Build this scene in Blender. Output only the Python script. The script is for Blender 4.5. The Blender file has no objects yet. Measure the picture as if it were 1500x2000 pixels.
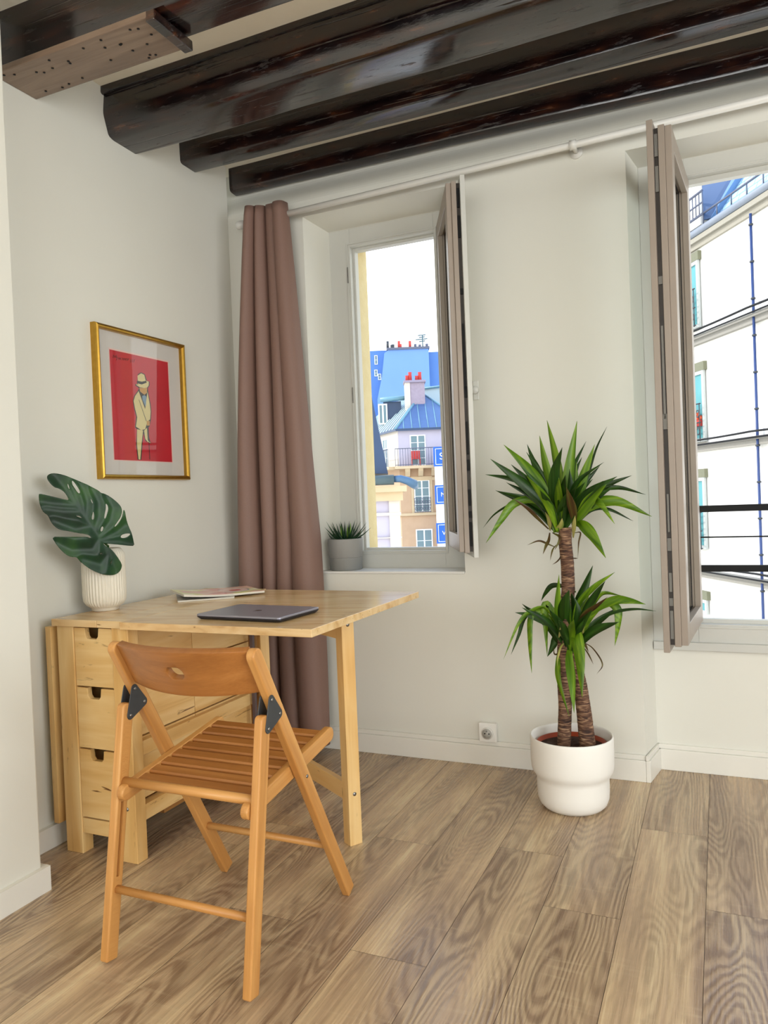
import bpy, bmesh, math, random
from mathutils import Vector, Matrix
from mathutils.geometry import delaunay_2d_cdt
random.seed(11)
PI = math.pi
COL = bpy.context.scene.collection
SC = bpy.context.scene

# ------------------------------------------------------------------ camera
CAM = Vector((2.0026, -2.9154, 1.0756))
YAW, PITCH, ROLL, FPX = 0.4156, -0.0171, 0.0403, 1485.1
_f = Vector((-math.sin(YAW)*math.cos(PITCH), math.cos(YAW)*math.cos(PITCH), math.sin(PITCH)))
_r = Vector((math.cos(YAW), math.sin(YAW), 0)); _d = _f.cross(_r)
_r2 = math.cos(ROLL)*_r + math.sin(ROLL)*_d
_d2 = -math.sin(ROLL)*_r + math.cos(ROLL)*_d
cd = bpy.data.cameras.new('camera'); cam = bpy.data.objects.new('camera', cd); COL.objects.link(cam)
cd.sensor_fit = 'HORIZONTAL'; cd.sensor_width = 36; cd.lens = 36*FPX/1500
cd.clip_start = .05; cd.clip_end = 500
mw = Matrix((( _r2.x, -_d2.x, -_f.x, CAM.x), (_r2.y, -_d2.y, -_f.y, CAM.y), (_r2.z, -_d2.z, -_f.z, CAM.z), (0, 0, 0, 1)))
cam.matrix_world = mw
SC.camera = cam
SC.view_settings.view_transform = 'Standard'
SC.view_settings.look = 'None'
SC.view_settings.gamma = 1
SC.view_settings.use_curve_mapping = False
SC.view_settings.exposure = EXPO = -0.12

# ------------------------------------------------------------------ sky
W = bpy.data.worlds.new('sky'); SC.world = W; W.use_nodes = True
wn = W.node_tree; bg = wn.nodes['Background']
tc = wn.nodes.new('ShaderNodeTexCoord'); sx = wn.nodes.new('ShaderNodeSeparateXYZ'); cr = wn.nodes.new('ShaderNodeValToRGB')
wn.links.new(tc.outputs['Generated'], sx.inputs[0]); wn.links.new(sx.outputs['Z'], cr.inputs[0]); wn.links.new(cr.outputs[0], bg.inputs[0])
cr.color_ramp.elements[0].position = 0.0; cr.color_ramp.elements[0].color = (.90, .93, .93, 1)
cr.color_ramp.elements[1].position = 0.9; cr.color_ramp.elements[1].color = (.42, .62, 1.0, 1)
e = cr.color_ramp.elements.new(.33); e.color = (.88, .92, .95, 1)
bg.inputs[1].default_value = 3.0
# sun over the roofs from the left of the street
sd = bpy.data.lights.new('sun', 'SUN'); so = bpy.data.objects.new('sun', sd); COL.objects.link(so)
sd.energy = 2.6; sd.angle = math.radians(1.5); sd.color = (1, .95, .86)
so.rotation_euler = Vector((-.80, -.16, .60)).to_track_quat('Z', 'Y').to_euler(); so.location = (-5, 3, 14)

def area(name, loc, rot, sx_, sy_, power, col, portal=False):
    l = bpy.data.lights.new(name, 'AREA'); o = bpy.data.objects.new(name, l); COL.objects.link(o)
    l.shape = 'RECTANGLE'; l.size = sx_; l.size_y = sy_; l.energy = power; l.color = col
    o.location = loc; o.rotation_euler = rot
    if portal: l.cycles.is_portal = True
    return o
# sky portals in the two openings of the window wall, facing in
area('portal_small_window', (.75, .38, 1.55), (PI/2, 0, PI), .55, 1.45, 1, (1, 1, 1), True).rotation_euler = (-PI/2, 0, 0)
area('portal_large_window', (2.40, .42, 1.39), (-PI/2, 0, 0), 1.05, 1.75, 1, (1, 1, 1), True)
# fill light added at the far end of the room, behind the photographer
area('rear_fill_light', (2.5, -6.2, 1.45), (PI/2, 0, 0), 3.8, 2.3, 62, (1.0, .98, .95))
area('daylight_side_windows', (4.97, -2.9, 1.45), (0, PI/2, 0), 1.7, 3.2, 82, (.97, .985, 1.0))

# ------------------------------------------------------------------ materials
def lin(h):
    h = h.lstrip('#'); c = [int(h[i:i+2], 16)/255 for i in (0, 2, 4)]
    return tuple((x/12.92 if x <= .04045 else ((x+.055)/1.055)**2.4) for x in c) + (1,)
def mat(name, c1, c2=None, rough=.5, scale=20, bump=0., metal=0., spec=.5, bscale=None, sheen=0, detail=3, coat=0):
    m = bpy.data.materials.new(name); m.use_nodes = True; nt = m.node_tree; b = nt.nodes['Principled BSDF']
    if isinstance(c1, str): c1 = lin(c1)
    if c2 is None: c2 = tuple(x*.93 for x in c1[:3]) + (1,)
    if isinstance(c2, str): c2 = lin(c2)
    co = nt.nodes.new('ShaderNodeTexCoord'); no = nt.nodes.new('ShaderNodeTexNoise'); no.inputs['Scale'].default_value = scale; no.inputs['Detail'].default_value = detail
    nt.links.new(co.outputs['Object'], no.inputs['Vector'])
    mx = nt.nodes.new('ShaderNodeMix'); mx.data_type = 'RGBA'; mx.inputs[6].default_value = c1; mx.inputs[7].default_value = c2
    nt.links.new(no.outputs[0], mx.inputs[0]); nt.links.new(mx.outputs[2], b.inputs['Base Color'])
    b.inputs['Roughness'].default_value = rough; b.inputs['Metallic'].default_value = metal
    b.inputs['Specular IOR Level'].default_value = spec
    if sheen: b.inputs['Sheen Weight'].default_value = sheen
    if coat: b.inputs['Coat Weight'].default_value = coat
    if bump:
        n2 = nt.nodes.new('ShaderNodeTexNoise'); n2.inputs['Scale'].default_value = bscale or scale*4; n2.inputs['Detail'].default_value = 4
        nt.links.new(co.outputs['Object'], n2.inputs['Vector'])
        bp = nt.nodes.new('ShaderNodeBump'); bp.inputs['Strength'].default_value = bump; bp.inputs['Distance'].default_value = .002
        nt.links.new(n2.outputs[0], bp.inputs['Height']); nt.links.new(bp.outputs[0], b.inputs['Normal'])
    return m
def N(nt, t, **kw):
    n = nt.nodes.new(t)
    for k, v in kw.items(): setattr(n, k, v)
    return n
def ramp(nt, pts):
    r = nt.nodes.new('ShaderNodeValToRGB'); el = r.color_ramp.elements
    while len(el) < len(pts): el.new(.5)
    for e_, (p, c) in zip(el, pts):
        e_.position = p; e_.color = lin(c) if isinstance(c, str) else (c, c, c, 1)
    return r
def wood(name, cols, rough=.4, stretch=(1.5, 28, 28), rings=3.0, fine=.25, bump=.15, blotch=.5, knots=False):
    """wood whose grain follows the 'grain' attribute (x = along the piece)"""
    m = bpy.data.materials.new(name); m.use_nodes = True; nt = m.node_tree; b = nt.nodes['Principled BSDF']; L = nt.links.new
    at = N(nt, 'ShaderNodeAttribute', attribute_name='grain')
    mp = N(nt, 'ShaderNodeMapping'); mp.inputs['Scale'].default_value = stretch; L(at.outputs['Vector'], mp.inputs[0])
    n1 = N(nt, 'ShaderNodeTexNoise'); n1.inputs['Scale'].default_value = 1; n1.inputs['Detail'].default_value = 3; n1.inputs['Distortion'].default_value = .6; L(mp.outputs[0], n1.inputs['Vector'])
    mu = N(nt, 'ShaderNodeMath', operation='MULTIPLY'); mu.inputs[1].default_value = rings; L(n1.outputs[0], mu.inputs[0])
    fr = N(nt, 'ShaderNodeMath', operation='PINGPONG'); fr.inputs[1].default_value = .5; L(mu.outputs[0], fr.inputs[0])
    m2 = N(nt, 'ShaderNodeMath', operation='MULTIPLY'); m2.inputs[1].default_value = 2.; L(fr.outputs[0], m2.inputs[0])
    mp2 = N(nt, 'ShaderNodeMapping'); mp2.inputs['Scale'].default_value = (12, 340, 340); L(at.outputs['Vector'], mp2.inputs[0])
    n2 = N(nt, 'ShaderNodeTexNoise'); n2.inputs['Scale'].default_value = 1; n2.inputs['Detail'].default_value = 2; L(mp2.outputs[0], n2.inputs['Vector'])
    mp3 = N(nt, 'ShaderNodeMapping'); mp3.inputs['Scale'].default_value = (3, 9, 9); L(at.outputs['Vector'], mp3.inputs[0])
    n3 = N(nt, 'ShaderNodeTexNoise'); n3.inputs['Scale'].default_value = 1; n3.inputs['Detail'].default_value = 1; L(mp3.outputs[0], n3.inputs['Vector'])
    a = N(nt, 'ShaderNodeMix', data_type='FLOAT'); a.inputs[0].default_value = fine; L(m2.outputs[0], a.inputs[2]); L(n2.outputs[0], a.inputs[3])
    a2 = N(nt, 'ShaderNodeMix', data_type='FLOAT'); a2.inputs[0].default_value = blotch; L(a.outputs[0], a2.inputs[2]); L(n3.outputs[0], a2.inputs[3])
    rp = ramp(nt, cols); L(a2.outputs[0], rp.inputs[0])
    last = rp.outputs[0]
    if knots:
        mp4 = N(nt, 'ShaderNodeMapping'); mp4.inputs['Scale'].default_value = (6, 45, 45); L(at.outputs['Vector'], mp4.inputs[0])
        n4 = N(nt, 'ShaderNodeTexNoise'); n4.inputs['Scale'].default_value = 1; n4.inputs['Detail'].default_value = 4; n4.inputs['Distortion'].default_value = 1.5; L(mp4.outputs[0], n4.inputs['Vector'])
        kr = ramp(nt, [(0, 0.), (.665, 0.), (.74, 1.)]); L(n4.outputs[0], kr.inputs[0])
        mk = N(nt, 'ShaderNodeMix', data_type='RGBA'); mk.inputs[7].default_value = lin(knots); L(kr.outputs[0], mk.inputs[0]); L(last, mk.inputs[6]); last = mk.outputs[2]
    L(last, b.inputs['Base Color']); b.inputs['Roughness'].default_value = rough
    bp = N(nt, 'ShaderNodeBump'); bp.inputs['Strength'].default_value = bump; bp.inputs['Distance'].default_value = .001; L(n2.outputs[0], bp.inputs['Height']); L(bp.outputs[0], b.inputs['Normal'])
    return m
def glassmat(name, tint=(.93, .97, .96), gl=.08):
    m = bpy.data.materials.new(name); m.use_nodes = True; nt = m.node_tree; L = nt.links.new
    for n in list(nt.nodes):
        if n.type == 'BSDF_PRINCIPLED': nt.nodes.remove(n)
    out = [n for n in nt.nodes if n.type == 'OUTPUT_MATERIAL'][0]
    t = N(nt, 'ShaderNodeBsdfTransparent'); t.inputs[0].default_value = (*tint, 1)
    g = N(nt, 'ShaderNodeBsdfGlossy'); g.inputs['Roughness'].default_value = .02
    fr = N(nt, 'ShaderNodeFresnel'); fr.inputs[0].default_value = 1.45
    ge = N(nt, 'ShaderNodeNewGeometry'); iv = N(nt, 'ShaderNodeMath', operation='SUBTRACT'); iv.inputs[0].default_value = 1; L(ge.outputs['Backfacing'], iv.inputs[1])
    fm_ = N(nt, 'ShaderNodeMath', operation='MULTIPLY'); L(fr.outputs[0], fm_.inputs[0]); L(iv.outputs[0], fm_.inputs[1])
    mx = N(nt, 'ShaderNodeMixShader'); L(fm_.outputs[0], mx.inputs[0]); L(t.outputs[0], mx.inputs[1]); L(g.outputs[0], mx.inputs[2]); L(mx.outputs[0], out.inputs[0])
    return m

M_wall = mat('wall_paint', '#dddcd3', '#d7d6cc', .62, 3, .12, bscale=60)
M_ceil = mat('ceiling_plaster', '#f3eedf', '#ebe4d2', .8, 12, .9, bscale=30)
M_white = mat('white_gloss_paint', '#e2e1dc', '#dbdad4', .32, 8, .03)
M_pvc = mat('window_frame_paint', '#c6c6c0', '#bebeb7', .3, 6)
M_sashedge = mat('shaded_sash_paint', '#988c80', '#8e8276', .4, 8)  # taupe puts the shade on the sash edges into the colour
M_base = mat('baseboard_paint', '#e4e2da', '#dddbd2', .35, 8)
M_dark = mat('dark_metal', '#45484b', '#393c3f', .45, 40, metal=.3)
M_steel = mat('steel', '#a9a9a8', '#8a8a88', .3, 60, metal=.9)
M_black = mat('black_iron', '#0a0b0d', '#060708', .6, 30, spec=.3)
M_gold = mat('brushed_gold', '#c9a04a', '#b18834', .36, 60, metal=1.)
M_glass = glassmat('window_glass')
M_beech = wood('beech', [(.15, '#a86f33'), (.5, '#c68f4f'), (.85, '#d9a968')], .38, (1.2, 22, 22), 2.2, .5, .1, .45)
M_beech2 = wood('beech_slats', [(.15, '#885324'), (.5, '#a46a33'), (.85, '#ba8146')], .36, (1.2, 22, 22), 2.2, .5, .1, .45)
M_birch = wood('birch', [(.1, '#bd8c4c'), (.42, '#d8ad6c'), (.8, '#e8c78c')], .33, (1.3, 11, 11), 3.0, .25, .06, .55, knots='#6b431c')
M_birch_top = wood('birch_top', [(.1, '#b98d57'), (.38, '#d6b17c'), (.8, '#e6c999')], .2, (1.3, 14, 14), 3.2, .22, .04, .4, knots='#7d5730')
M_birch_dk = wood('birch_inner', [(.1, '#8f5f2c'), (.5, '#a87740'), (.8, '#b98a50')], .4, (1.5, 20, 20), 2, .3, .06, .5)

# aged beam: dark stain, glossy, cracked
def beam_mat():
    m = bpy.data.materials.new('stained_beam'); m.use_nodes = True; nt = m.node_tree; b = nt.nodes['Principled BSDF']; L = nt.links.new
    co = N(nt, 'ShaderNodeTexCoord')
    mp = N(nt, 'ShaderNodeMapping'); mp.inputs['Scale'].default_value = (2.2, 34, 34); L(co.outputs['Object'], mp.inputs[0])
    n1 = N(nt, 'ShaderNodeTexNoise'); n1.inputs['Scale'].default_value = 1; n1.inputs['Detail'].default_value = 7; n1.inputs['Roughness'].default_value = .65; n1.inputs['Distortion'].default_value = .5; L(mp.outputs[0], n1.inputs['Vector'])
    mp2 = N(nt, 'ShaderNodeMapping'); mp2.inputs['Scale'].default_value = (9, 40, 40); L(co.outputs['Object'], mp2.inputs[0])
    n2 = N(nt, 'ShaderNodeTexNoise'); n2.inputs['Scale'].default_value = 1; n2.inputs['Detail'].default_value = 5; L(mp2.outputs[0], n2.inputs['Vector'])
    r = ramp(nt, [(.35, '#0a0507'), (.52, '#1a0c0c'), (.64, '#2d160e'), (.76, '#553320')]); L(n2.outputs[0], r.inputs[0]); L(r.outputs[0], b.inputs['Base Color'])
    # worn varnish: glossy patches broken by dull cracked ones
    mp3 = N(nt, 'ShaderNodeMapping'); mp3.inputs['Scale'].default_value = (11, 60, 60); L(co.outputs['Object'], mp3.inputs[0])
    n3 = N(nt, 'ShaderNodeTexNoise'); n3.inputs['Scale'].default_value = 1; n3.inputs['Detail'].default_value = 7; n3.inputs['Roughness'].default_value = .7; L(mp3.outputs[0], n3.inputs['Vector'])
    rr = ramp(nt, [(.48, .08), (.58, .16), (.66, .5)]); L(n3.outputs[0], rr.inputs[0]); L(rr.outputs[0], b.inputs['Roughness'])
    mp4 = N(nt, 'ShaderNodeMapping'); mp4.inputs['Scale'].default_value = (1.3, 75, 75); L(co.outputs['Object'], mp4.inputs[0])
    n4 = N(nt, 'ShaderNodeTexNoise'); n4.inputs['Scale'].default_value = 1; n4.inputs['Detail'].default_value = 3; n4.inputs['Distortion'].default_value = .3; L(mp4.outputs[0], n4.inputs['Vector'])
    ck = ramp(nt, [(.30, 0.), (.37, 1.)]); L(n4.outputs[0], ck.inputs[0])
    bp = N(nt, 'ShaderNodeBump'); bp.inputs['Strength'].default_value = .8; bp.inputs['Distance'].default_value = .003; L(ck.outputs[0], bp.inputs['Height'])
    bp2 = N(nt, 'ShaderNodeBump'); bp2.inputs['Strength'].default_value = .45; bp2.inputs['Distance'].default_value = .0010; L(n3.outputs[0], bp2.inputs['Height']); L(bp.outputs[0], bp2.inputs['Normal']); L(bp2.outputs[0], b.inputs['Normal'])
    b.inputs['Specular IOR Level'].default_value = .9
    return m
M_beam = beam_mat()
M_clad = wood('sheen_cladding', [(.1, '#5d4a3c'), (.5, '#7d6857'), (.85, '#96806c')], .22, (1.1, 16, 16), 2.5, .35, .3, .5)  # paler brown puts the underside's reflected sheen into the wood colour

# oak floor: every plank reads its own random offset from the 'grain' attribute
def floor_mat():
    m = bpy.data.materials.new('oak_laminate'); m.use_nodes = True; nt = m.node_tree; b = nt.nodes['Principled BSDF']; L = nt.links.new
    at = N(nt, 'ShaderNodeAttribute', attribute_name='grain')
    def nz(scale, detail, loc=(0, 0, 0), dist=0., rough=.5):
        mp = N(nt, 'ShaderNodeMapping'); mp.inputs['Scale'].default_value = scale; mp.inputs['Location'].default_value = loc; L(at.outputs['Vector'], mp.inputs[0])
        n_ = N(nt, 'ShaderNodeTexNoise'); n_.inputs['Scale'].default_value = 1; n_.inputs['Detail'].default_value = detail; n_.inputs['Distortion'].default_value = dist; n_.inputs['Roughness'].default_value = rough; L(mp.outputs[0], n_.inputs['Vector']); return n_
    def mth(op, a_, b_=None, c_=None):
        n_ = N(nt, 'ShaderNodeMath', operation=op)
        for i, q in enumerate((a_, b_, c_)):
            if q is None: continue
            if isinstance(q, (int, float)): n_.inputs[i].default_value = q
            else: L(q, n_.inputs[i])
        return n_.outputs[0]
    n1 = nz((1.15, 5.6, 1), 1.0, dist=.15)           # cathedral contours
    nw = nz((22, 95, 1), 3)                          # ragged line edges
    nw2 = nz((5, 26, 1), 2, (3, 3, 3))
    h = mth('MULTIPLY_ADD', nw.outputs[0], .016, n1.outputs[0]); h = mth('MULTIPLY_ADD', nw2.outputs[0], .030, h)
    fr = mth('PINGPONG', mth('MULTIPLY', h, 30.), .5)
    ring = ramp(nt, [(0, 1.), (.14, .85), (.30, .25), (.5, 0.)]); L(fr, ring.inputs[0])
    na = nz((1.0, 6.0, 1), 1.5, (5, 3, 2))           # dark figure zones
    amp = ramp(nt, [(.38, .15), (.47, .5), (.60, 1.)]); L(na.outputs[0], amp.inputs[0])
    ns = nz((3.0, 150, 1), 4, rough=.6)              # fine streaks
    nb = nz((1.1, 15, 1), 3, (1, 9, 4))
    nc = nz((60, 6, 1), 2); rc = ramp(nt, [(.60, 0.), (.72, 1.)]); L(nc.outputs[0], rc.inputs[0])
    base = ramp(nt, [(.30, '#aa937b'), (.45, '#bfa789'), (.58, '#d0ba98'), (.75, '#decca9')]); L(nb.outputs[0], base.inputs[0])
    dk = N(nt, 'ShaderNodeMix', data_type='RGBA', blend_type='MIX'); dk.inputs[7].default_value = lin('#94806c'); L(mth('MULTIPLY', amp.outputs[0], .55), dk.inputs[0]); L(base.outputs[0], dk.inputs[6])
    am = N(nt, 'ShaderNodeMath', operation='MULTIPLY'); L(ring.outputs[0], am.inputs[0]); L(amp.outputs[0], am.inputs[1])
    x1 = N(nt, 'ShaderNodeMix', data_type='RGBA', blend_type='MIX'); x1.inputs[7].default_value = lin('#664d3c'); L(mth('MULTIPLY', am.outputs[0], .64), x1.inputs[0]); L(dk.outputs[2], x1.inputs[6])
    st = ramp(nt, [(.36, '#8b7d6c'), (.5, '#b6aa99'), (.66, '#e2dacb')]); L(ns.outputs[0], st.inputs[0])
    x2 = N(nt, 'ShaderNodeMix', data_type='RGBA', blend_type='OVERLAY'); x2.inputs[0].default_value = .34; L(x1.outputs[2], x2.inputs[6]); L(st.outputs[0], x2.inputs[7])
    x3 = N(nt, 'ShaderNodeMix', data_type='RGBA', blend_type='MIX'); x3.inputs[7].default_value = lin('#dcc8a4'); L(mth('MULTIPLY', rc.outputs[0], .16), x3.inputs[0]); L(x2.outputs[2], x3.inputs[6])
    L(x3.outputs[2], b.inputs['Base Color'])
    rr = ramp(nt, [(.3, .20), (.7, .34)]); L(ns.outputs[0], rr.inputs[0]); L(rr.outputs[0], b.inputs['Roughness'])
    bp = N(nt, 'ShaderNodeBump'); bp.inputs['Strength'].default_value = .35; bp.inputs['Distance'].default_value = .0012
    hs = N(nt, 'ShaderNodeMath', operation='MULTIPLY_ADD'); hs.inputs[1].default_value = -.6; L(am.outputs[0], hs.inputs[0]); L(ns.outputs[0], hs.inputs[2])
    L(hs.outputs[0], bp.inputs['Height']); L(bp.outputs[0], b.inputs['Normal'])
    return m
M_floor = floor_mat()
M_gap = mat('plank_gap', '#4a3a2a', '#3c2f22', .8)

# ------------------------------------------------------------------ mesh builder
class MB:
    def __init__(s): s.v = []; s.f = []; s.g = []; s.mi = []; s.sm = []
    def add(s, vs, fs, axis=None, mi=0, smooth=False, goff=None):
        vs = [Vector(p) for p in vs]; o = len(s.v); s.v += vs
        a = Vector(axis).normalized() if axis is not None else None
        if a is None:
            lo = [min(p[i] for p in vs) for i in range(3)]; hi = [max(p[i] for p in vs) for i in range(3)]
            ext = [hi[i]-lo[i] for i in range(3)]; k = ext.index(max(ext)); a = Vector([1 if i == k else 0 for i in range(3)])
        t = Vector((0, 0, 1)) if abs(a.z) < .9 else Vector((0, 1, 0))
        e1 = a.cross(t).normalized(); e2 = a.cross(e1)
        if goff is None: goff = (random.uniform(0, 40), random.uniform(0, 40), random.uniform(0, 40))
        s.g += [(p.dot(a)+goff[0], p.dot(e1)+goff[1], p.dot(e2)+goff[2]) for p in vs]
        s.f += [tuple(i+o for i in f) for f in fs]; s.mi += [mi]*len(fs); s.sm += [smooth]*len(fs)
        return s
    def box(s, x0, x1, y0, y1, z0, z1, axis=None, mi=0):
        vs = [(x, y, z) for x in (x0, x1) for y in (y0, y1) for z in (z0, z1)]
        return s.add(vs, [(0, 1, 3, 2), (4, 6, 7, 5), (0, 4, 5, 1), (2, 3, 7, 6), (0, 2, 6, 4), (1, 5, 7, 3)], axis, mi)
    def obox(s, o, ax, ay, az, axis=None, mi=0):
        o, ax, ay, az = map(Vector, (o, ax, ay, az))
        vs = [o+ax*i+ay*j+az*k for i in (0, 1) for j in (0, 1) for k in (0, 1)]
        fs = [(0, 1, 3, 2), (4, 6, 7, 5), (0, 4, 5, 1), (2, 3, 7, 6), (0, 2, 6, 4), (1, 5, 7, 3)]
        if ax.cross(ay).dot(az) < 0: fs = [f[::-1] for f in fs]
        return s.add(vs, fs, axis, mi)
    def prism(s, poly, d, axis=None, mi=0, smooth=False):
        """poly: 3D points of one planar outline, d: extrusion"""
        poly = [Vector(p) for p in poly]; d = Vector(d); n = len(poly)
        nn = Vector((0, 0, 0))
        for i in range(n): nn += poly[i].cross(poly[(i+1) % n])
        if nn.dot(d) > 0: poly = poly[::-1]
        vs = poly + [p+d for p in poly]
        fs = [tuple(range(n)), tuple(range(2*n-1, n-1, -1))] + [(i, i+n, (i+1) % n+n, (i+1) % n) for i in range(n)]
        return s.add(vs, fs, axis, mi, smooth)
    def tube(s, pts, rad, n=10, mi=0, cap=True, smooth=True):
        pts = [Vector(p) for p in pts]; k = len(pts)
        rad = rad if isinstance(rad, (list, tuple)) else [rad]*k
        vs = []; up = Vector((0, 0, 1))
        for i, p in enumerate(pts):
            t = (pts[min(i+1, k-1)]-pts[max(i-1, 0)]).normalized()
            if abs(t.dot(up)) > .95: up = Vector((1, 0, 0)) if abs(t.x) < .9 else Vector((0, 1, 0))
            a = t.cross(up).normalized(); b_ = t.cross(a).normalized(); up = -b_ if b_.dot(up) < 0 else b_
            a = t.cross(up).normalized(); b_ = up
            for j in range(n):
                th = 2*PI*j/n; vs.append(p+(a*math.cos(th)+b_*math.sin(th))*rad[i])
        fs = [(i*n+j, i*n+(j+1) % n, (i+1)*n+(j+1) % n, (i+1)*n+j) for i in range(k-1) for j in range(n)]
        if cap: fs += [tuple(range(n))[::-1], tuple(range((k-1)*n, k*n))]
        return s.add(vs, fs, (pts[-1]-pts[0]) if (pts[-1]-pts[0]).length > 1e-6 else None, mi, smooth)
    def lathe(s, prof, c, n=48, mi=0, rib=0, ribn=0):
        c = Vector(c); vs = []
        for i, q in enumerate(prof):
            r, zz = q[0], q[1]; rb = rib if len(q) < 3 else rib*q[2]
            for j in range(n):
                th = 2*PI*j/n; rr = r + (rb*abs(math.sin(ribn*th/2)) if ribn else 0)
                vs.append(c+Vector((rr*math.cos(th), rr*math.sin(th), zz)))
        k = len(prof)
        fs = [(i*n+j, i*n+(j+1) % n, (i+1)*n+(j+1) % n, (i+1)*n+j) for i in range(k-1) for j in range(n)]
        if prof[0][0] > 1e-5: fs.append(tuple(range(n))[::-1])
        if prof[-1][0] > 1e-5: fs.append(tuple(range((k-1)*n, k*n)))
        return s.add(vs, fs, (0, 0, 1), mi, True)
    def ring(s, P, u, w, n_, U0, U1, Z0, Z1, b, t0, t1, mi=0):
        """rectangular frame: P origin, u horizontal dir, w up, n_ thickness dir; border b"""
        P, u, w, n_ = map(Vector, (P, u, w, n_))
        bl, br, bb, bt = b if isinstance(b, (tuple, list)) else (b, b, b, b)
        def B(a0, a1, c0, c1, ax): s.obox(P+u*a0+w*c0+n_*t0, u*(a1-a0), w*(c1-c0), n_*(t1-t0), ax, mi)
        B(U0, U0+bl, Z0, Z1, w); B(U1-br, U1, Z0, Z1, w); B(U0+bl, U1-br, Z0, Z0+bb, u); B(U0+bl, U1-br, Z1-bt, Z1, u)
        return s
    def build(s, name, mats, parent=None, loc=None, bevel=0, seg=2, label=None, kind=None, cat=None, group=None, angle=None):
        me = bpy.data.meshes.new(name); org = Vector((0, 0, 0))
        if parent is not None: 
            org = Vector(parent.get('_org', (0, 0, 0)))
        if loc is not None: base = Vector(loc)
        elif parent is not None: base = org
        else: base = Vector((0, 0, 0))
        me.from_pydata([tuple(p-base) for p in s.v], [], s.f)
        if not isinstance(mats, (list, tuple)): mats = [mats]
        for m in mats: me.materials.append(m)
        me.polygons.foreach_set('material_index', s.mi); me.polygons.foreach_set('use_smooth', s.sm)
        if name not in ('floor',):
            bm_ = bmesh.new(); bm_.from_mesh(me); bmesh.ops.recalc_face_normals(bm_, faces=bm_.faces); bm_.to_mesh(me); bm_.free()
        a = me.attributes.new('grain', 'FLOAT_VECTOR', 'POINT'); a.data.foreach_set('vector', [c for g in s.g for c in g])
        me.update()
        if name in ('beam_body', 'ceiling_beam', 'top_batten'): me.set_sharp_from_angle(angle=math.radians(24))
        o = bpy.data.objects.new(name, me); COL.objects.link(o)
        if parent is not None: o.parent = parent; o.location = base-org
        else: o.location = base
        if bevel:
            b = o.modifiers.new('bevel', 'BEVEL'); b.width = bevel; b.segments = seg; b.limit_method = 'ANGLE'; b.angle_limit = math.radians(50); b.harden_normals = False
        o['_org'] = tuple(base)
        if label: o['label'] = label
        if kind: o['kind'] = kind
        if cat: o['category'] = cat
        if group: o['group'] = group
        return o
def thing(name, label, cat, loc, group=None):
    o = bpy.data.objects.new(name, None); COL.objects.link(o); o.location = loc; o.empty_display_size = .1
    o['label'] = label; o['category'] = cat; o['_org'] = tuple(loc)
    if group: o['group'] = group
    return o
def struct(name, loc=(0, 0, 0)):
    o = bpy.data.objects.new(name, None); COL.objects.link(o); o.location = loc; o['kind'] = 'structure'; o['_org'] = tuple(loc); return o
def stadium(p0, p1, w, n=7, r0=1., r1=1.):
    """outline of a bar with rounded ends in 2D; r=0 gives a square end"""
    p0 = Vector(p0); p1 = Vector(p1); d = (p1-p0).normalized(); q = Vector((-d.y, d.x)); h = w/2; out = []
    def end(c, dd, qq, r):
        rr = h*r; pts = []
        if r <= 0: return [c+qq*h, c-qq*h]
        for i in range(n):
            a = PI/2*i/(n-1)
            pts.append(c+qq*(h-rr)+qq*rr*math.cos(a)-dd*rr+dd*rr*math.sin(a))
        for i in range(n):
            a = PI/2*i/(n-1)
            pts.append(c-qq*(h-rr)-qq*rr*math.sin(a)-dd*rr+dd*rr*math.cos(a))
        return pts
    out = end(p1, d, q, r1) + end(p0, -d, -q, r0)
    res = []
    for p in out:
        if not res or (p-res[-1]).length > 1e-5: res.append(p)
    if (res[0]-res[-1]).length < 1e-5: res.pop()
    return res

# ================================================================== THE ROOM
ZC = 2.61
# floor: planks run towards the window wall
PW = .1945; X0 = 1.162
ends = {0: [-1.315], -1: [-.74], 1: [-.683], 2: [-.968], 3: [-.415], 4: [-.85]}
fl = MB(); fl.box(-.3, 5.2, -6.5, .30, -.03, -.0012, mi=1)
for k in range(-8, 21):
    xa, xb = X0+PW*k, X0+PW*(k+1)
    first = ends.get(k, [random.uniform(-1.3, -.1)])[0]
    js = [first + 1.26*i for i in range(-6, 4)]
    for j in range(len(js)-1):
        ya, yb = max(js[j], -6.5), min(js[j+1], .30)
        if yb <= ya: continue
        xx0, xx1 = max(xa+.0006, -.3), min(xb-.0006, 5.2)
        if xx1 <= xx0: continue
        fl.add([(xx0, ya+.0006, 0), (xx1, ya+.0006, 0), (xx1, yb-.0006, 0), (xx0, yb-.0006, 0)], [(0, 1, 2, 3)], (0, 1, 0))
fl.build('floor', [M_floor, M_gap], kind='structure')
MB().box(-.3, 5.2, -6.5, .4, ZC, ZC+.12).build('ceiling', M_ceil, kind='structure')

M_stone = mat('yellow_limestone', '#dccc9f', '#cfbb86', .85, 25, .5)
M_stone_out = M_stone
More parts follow.
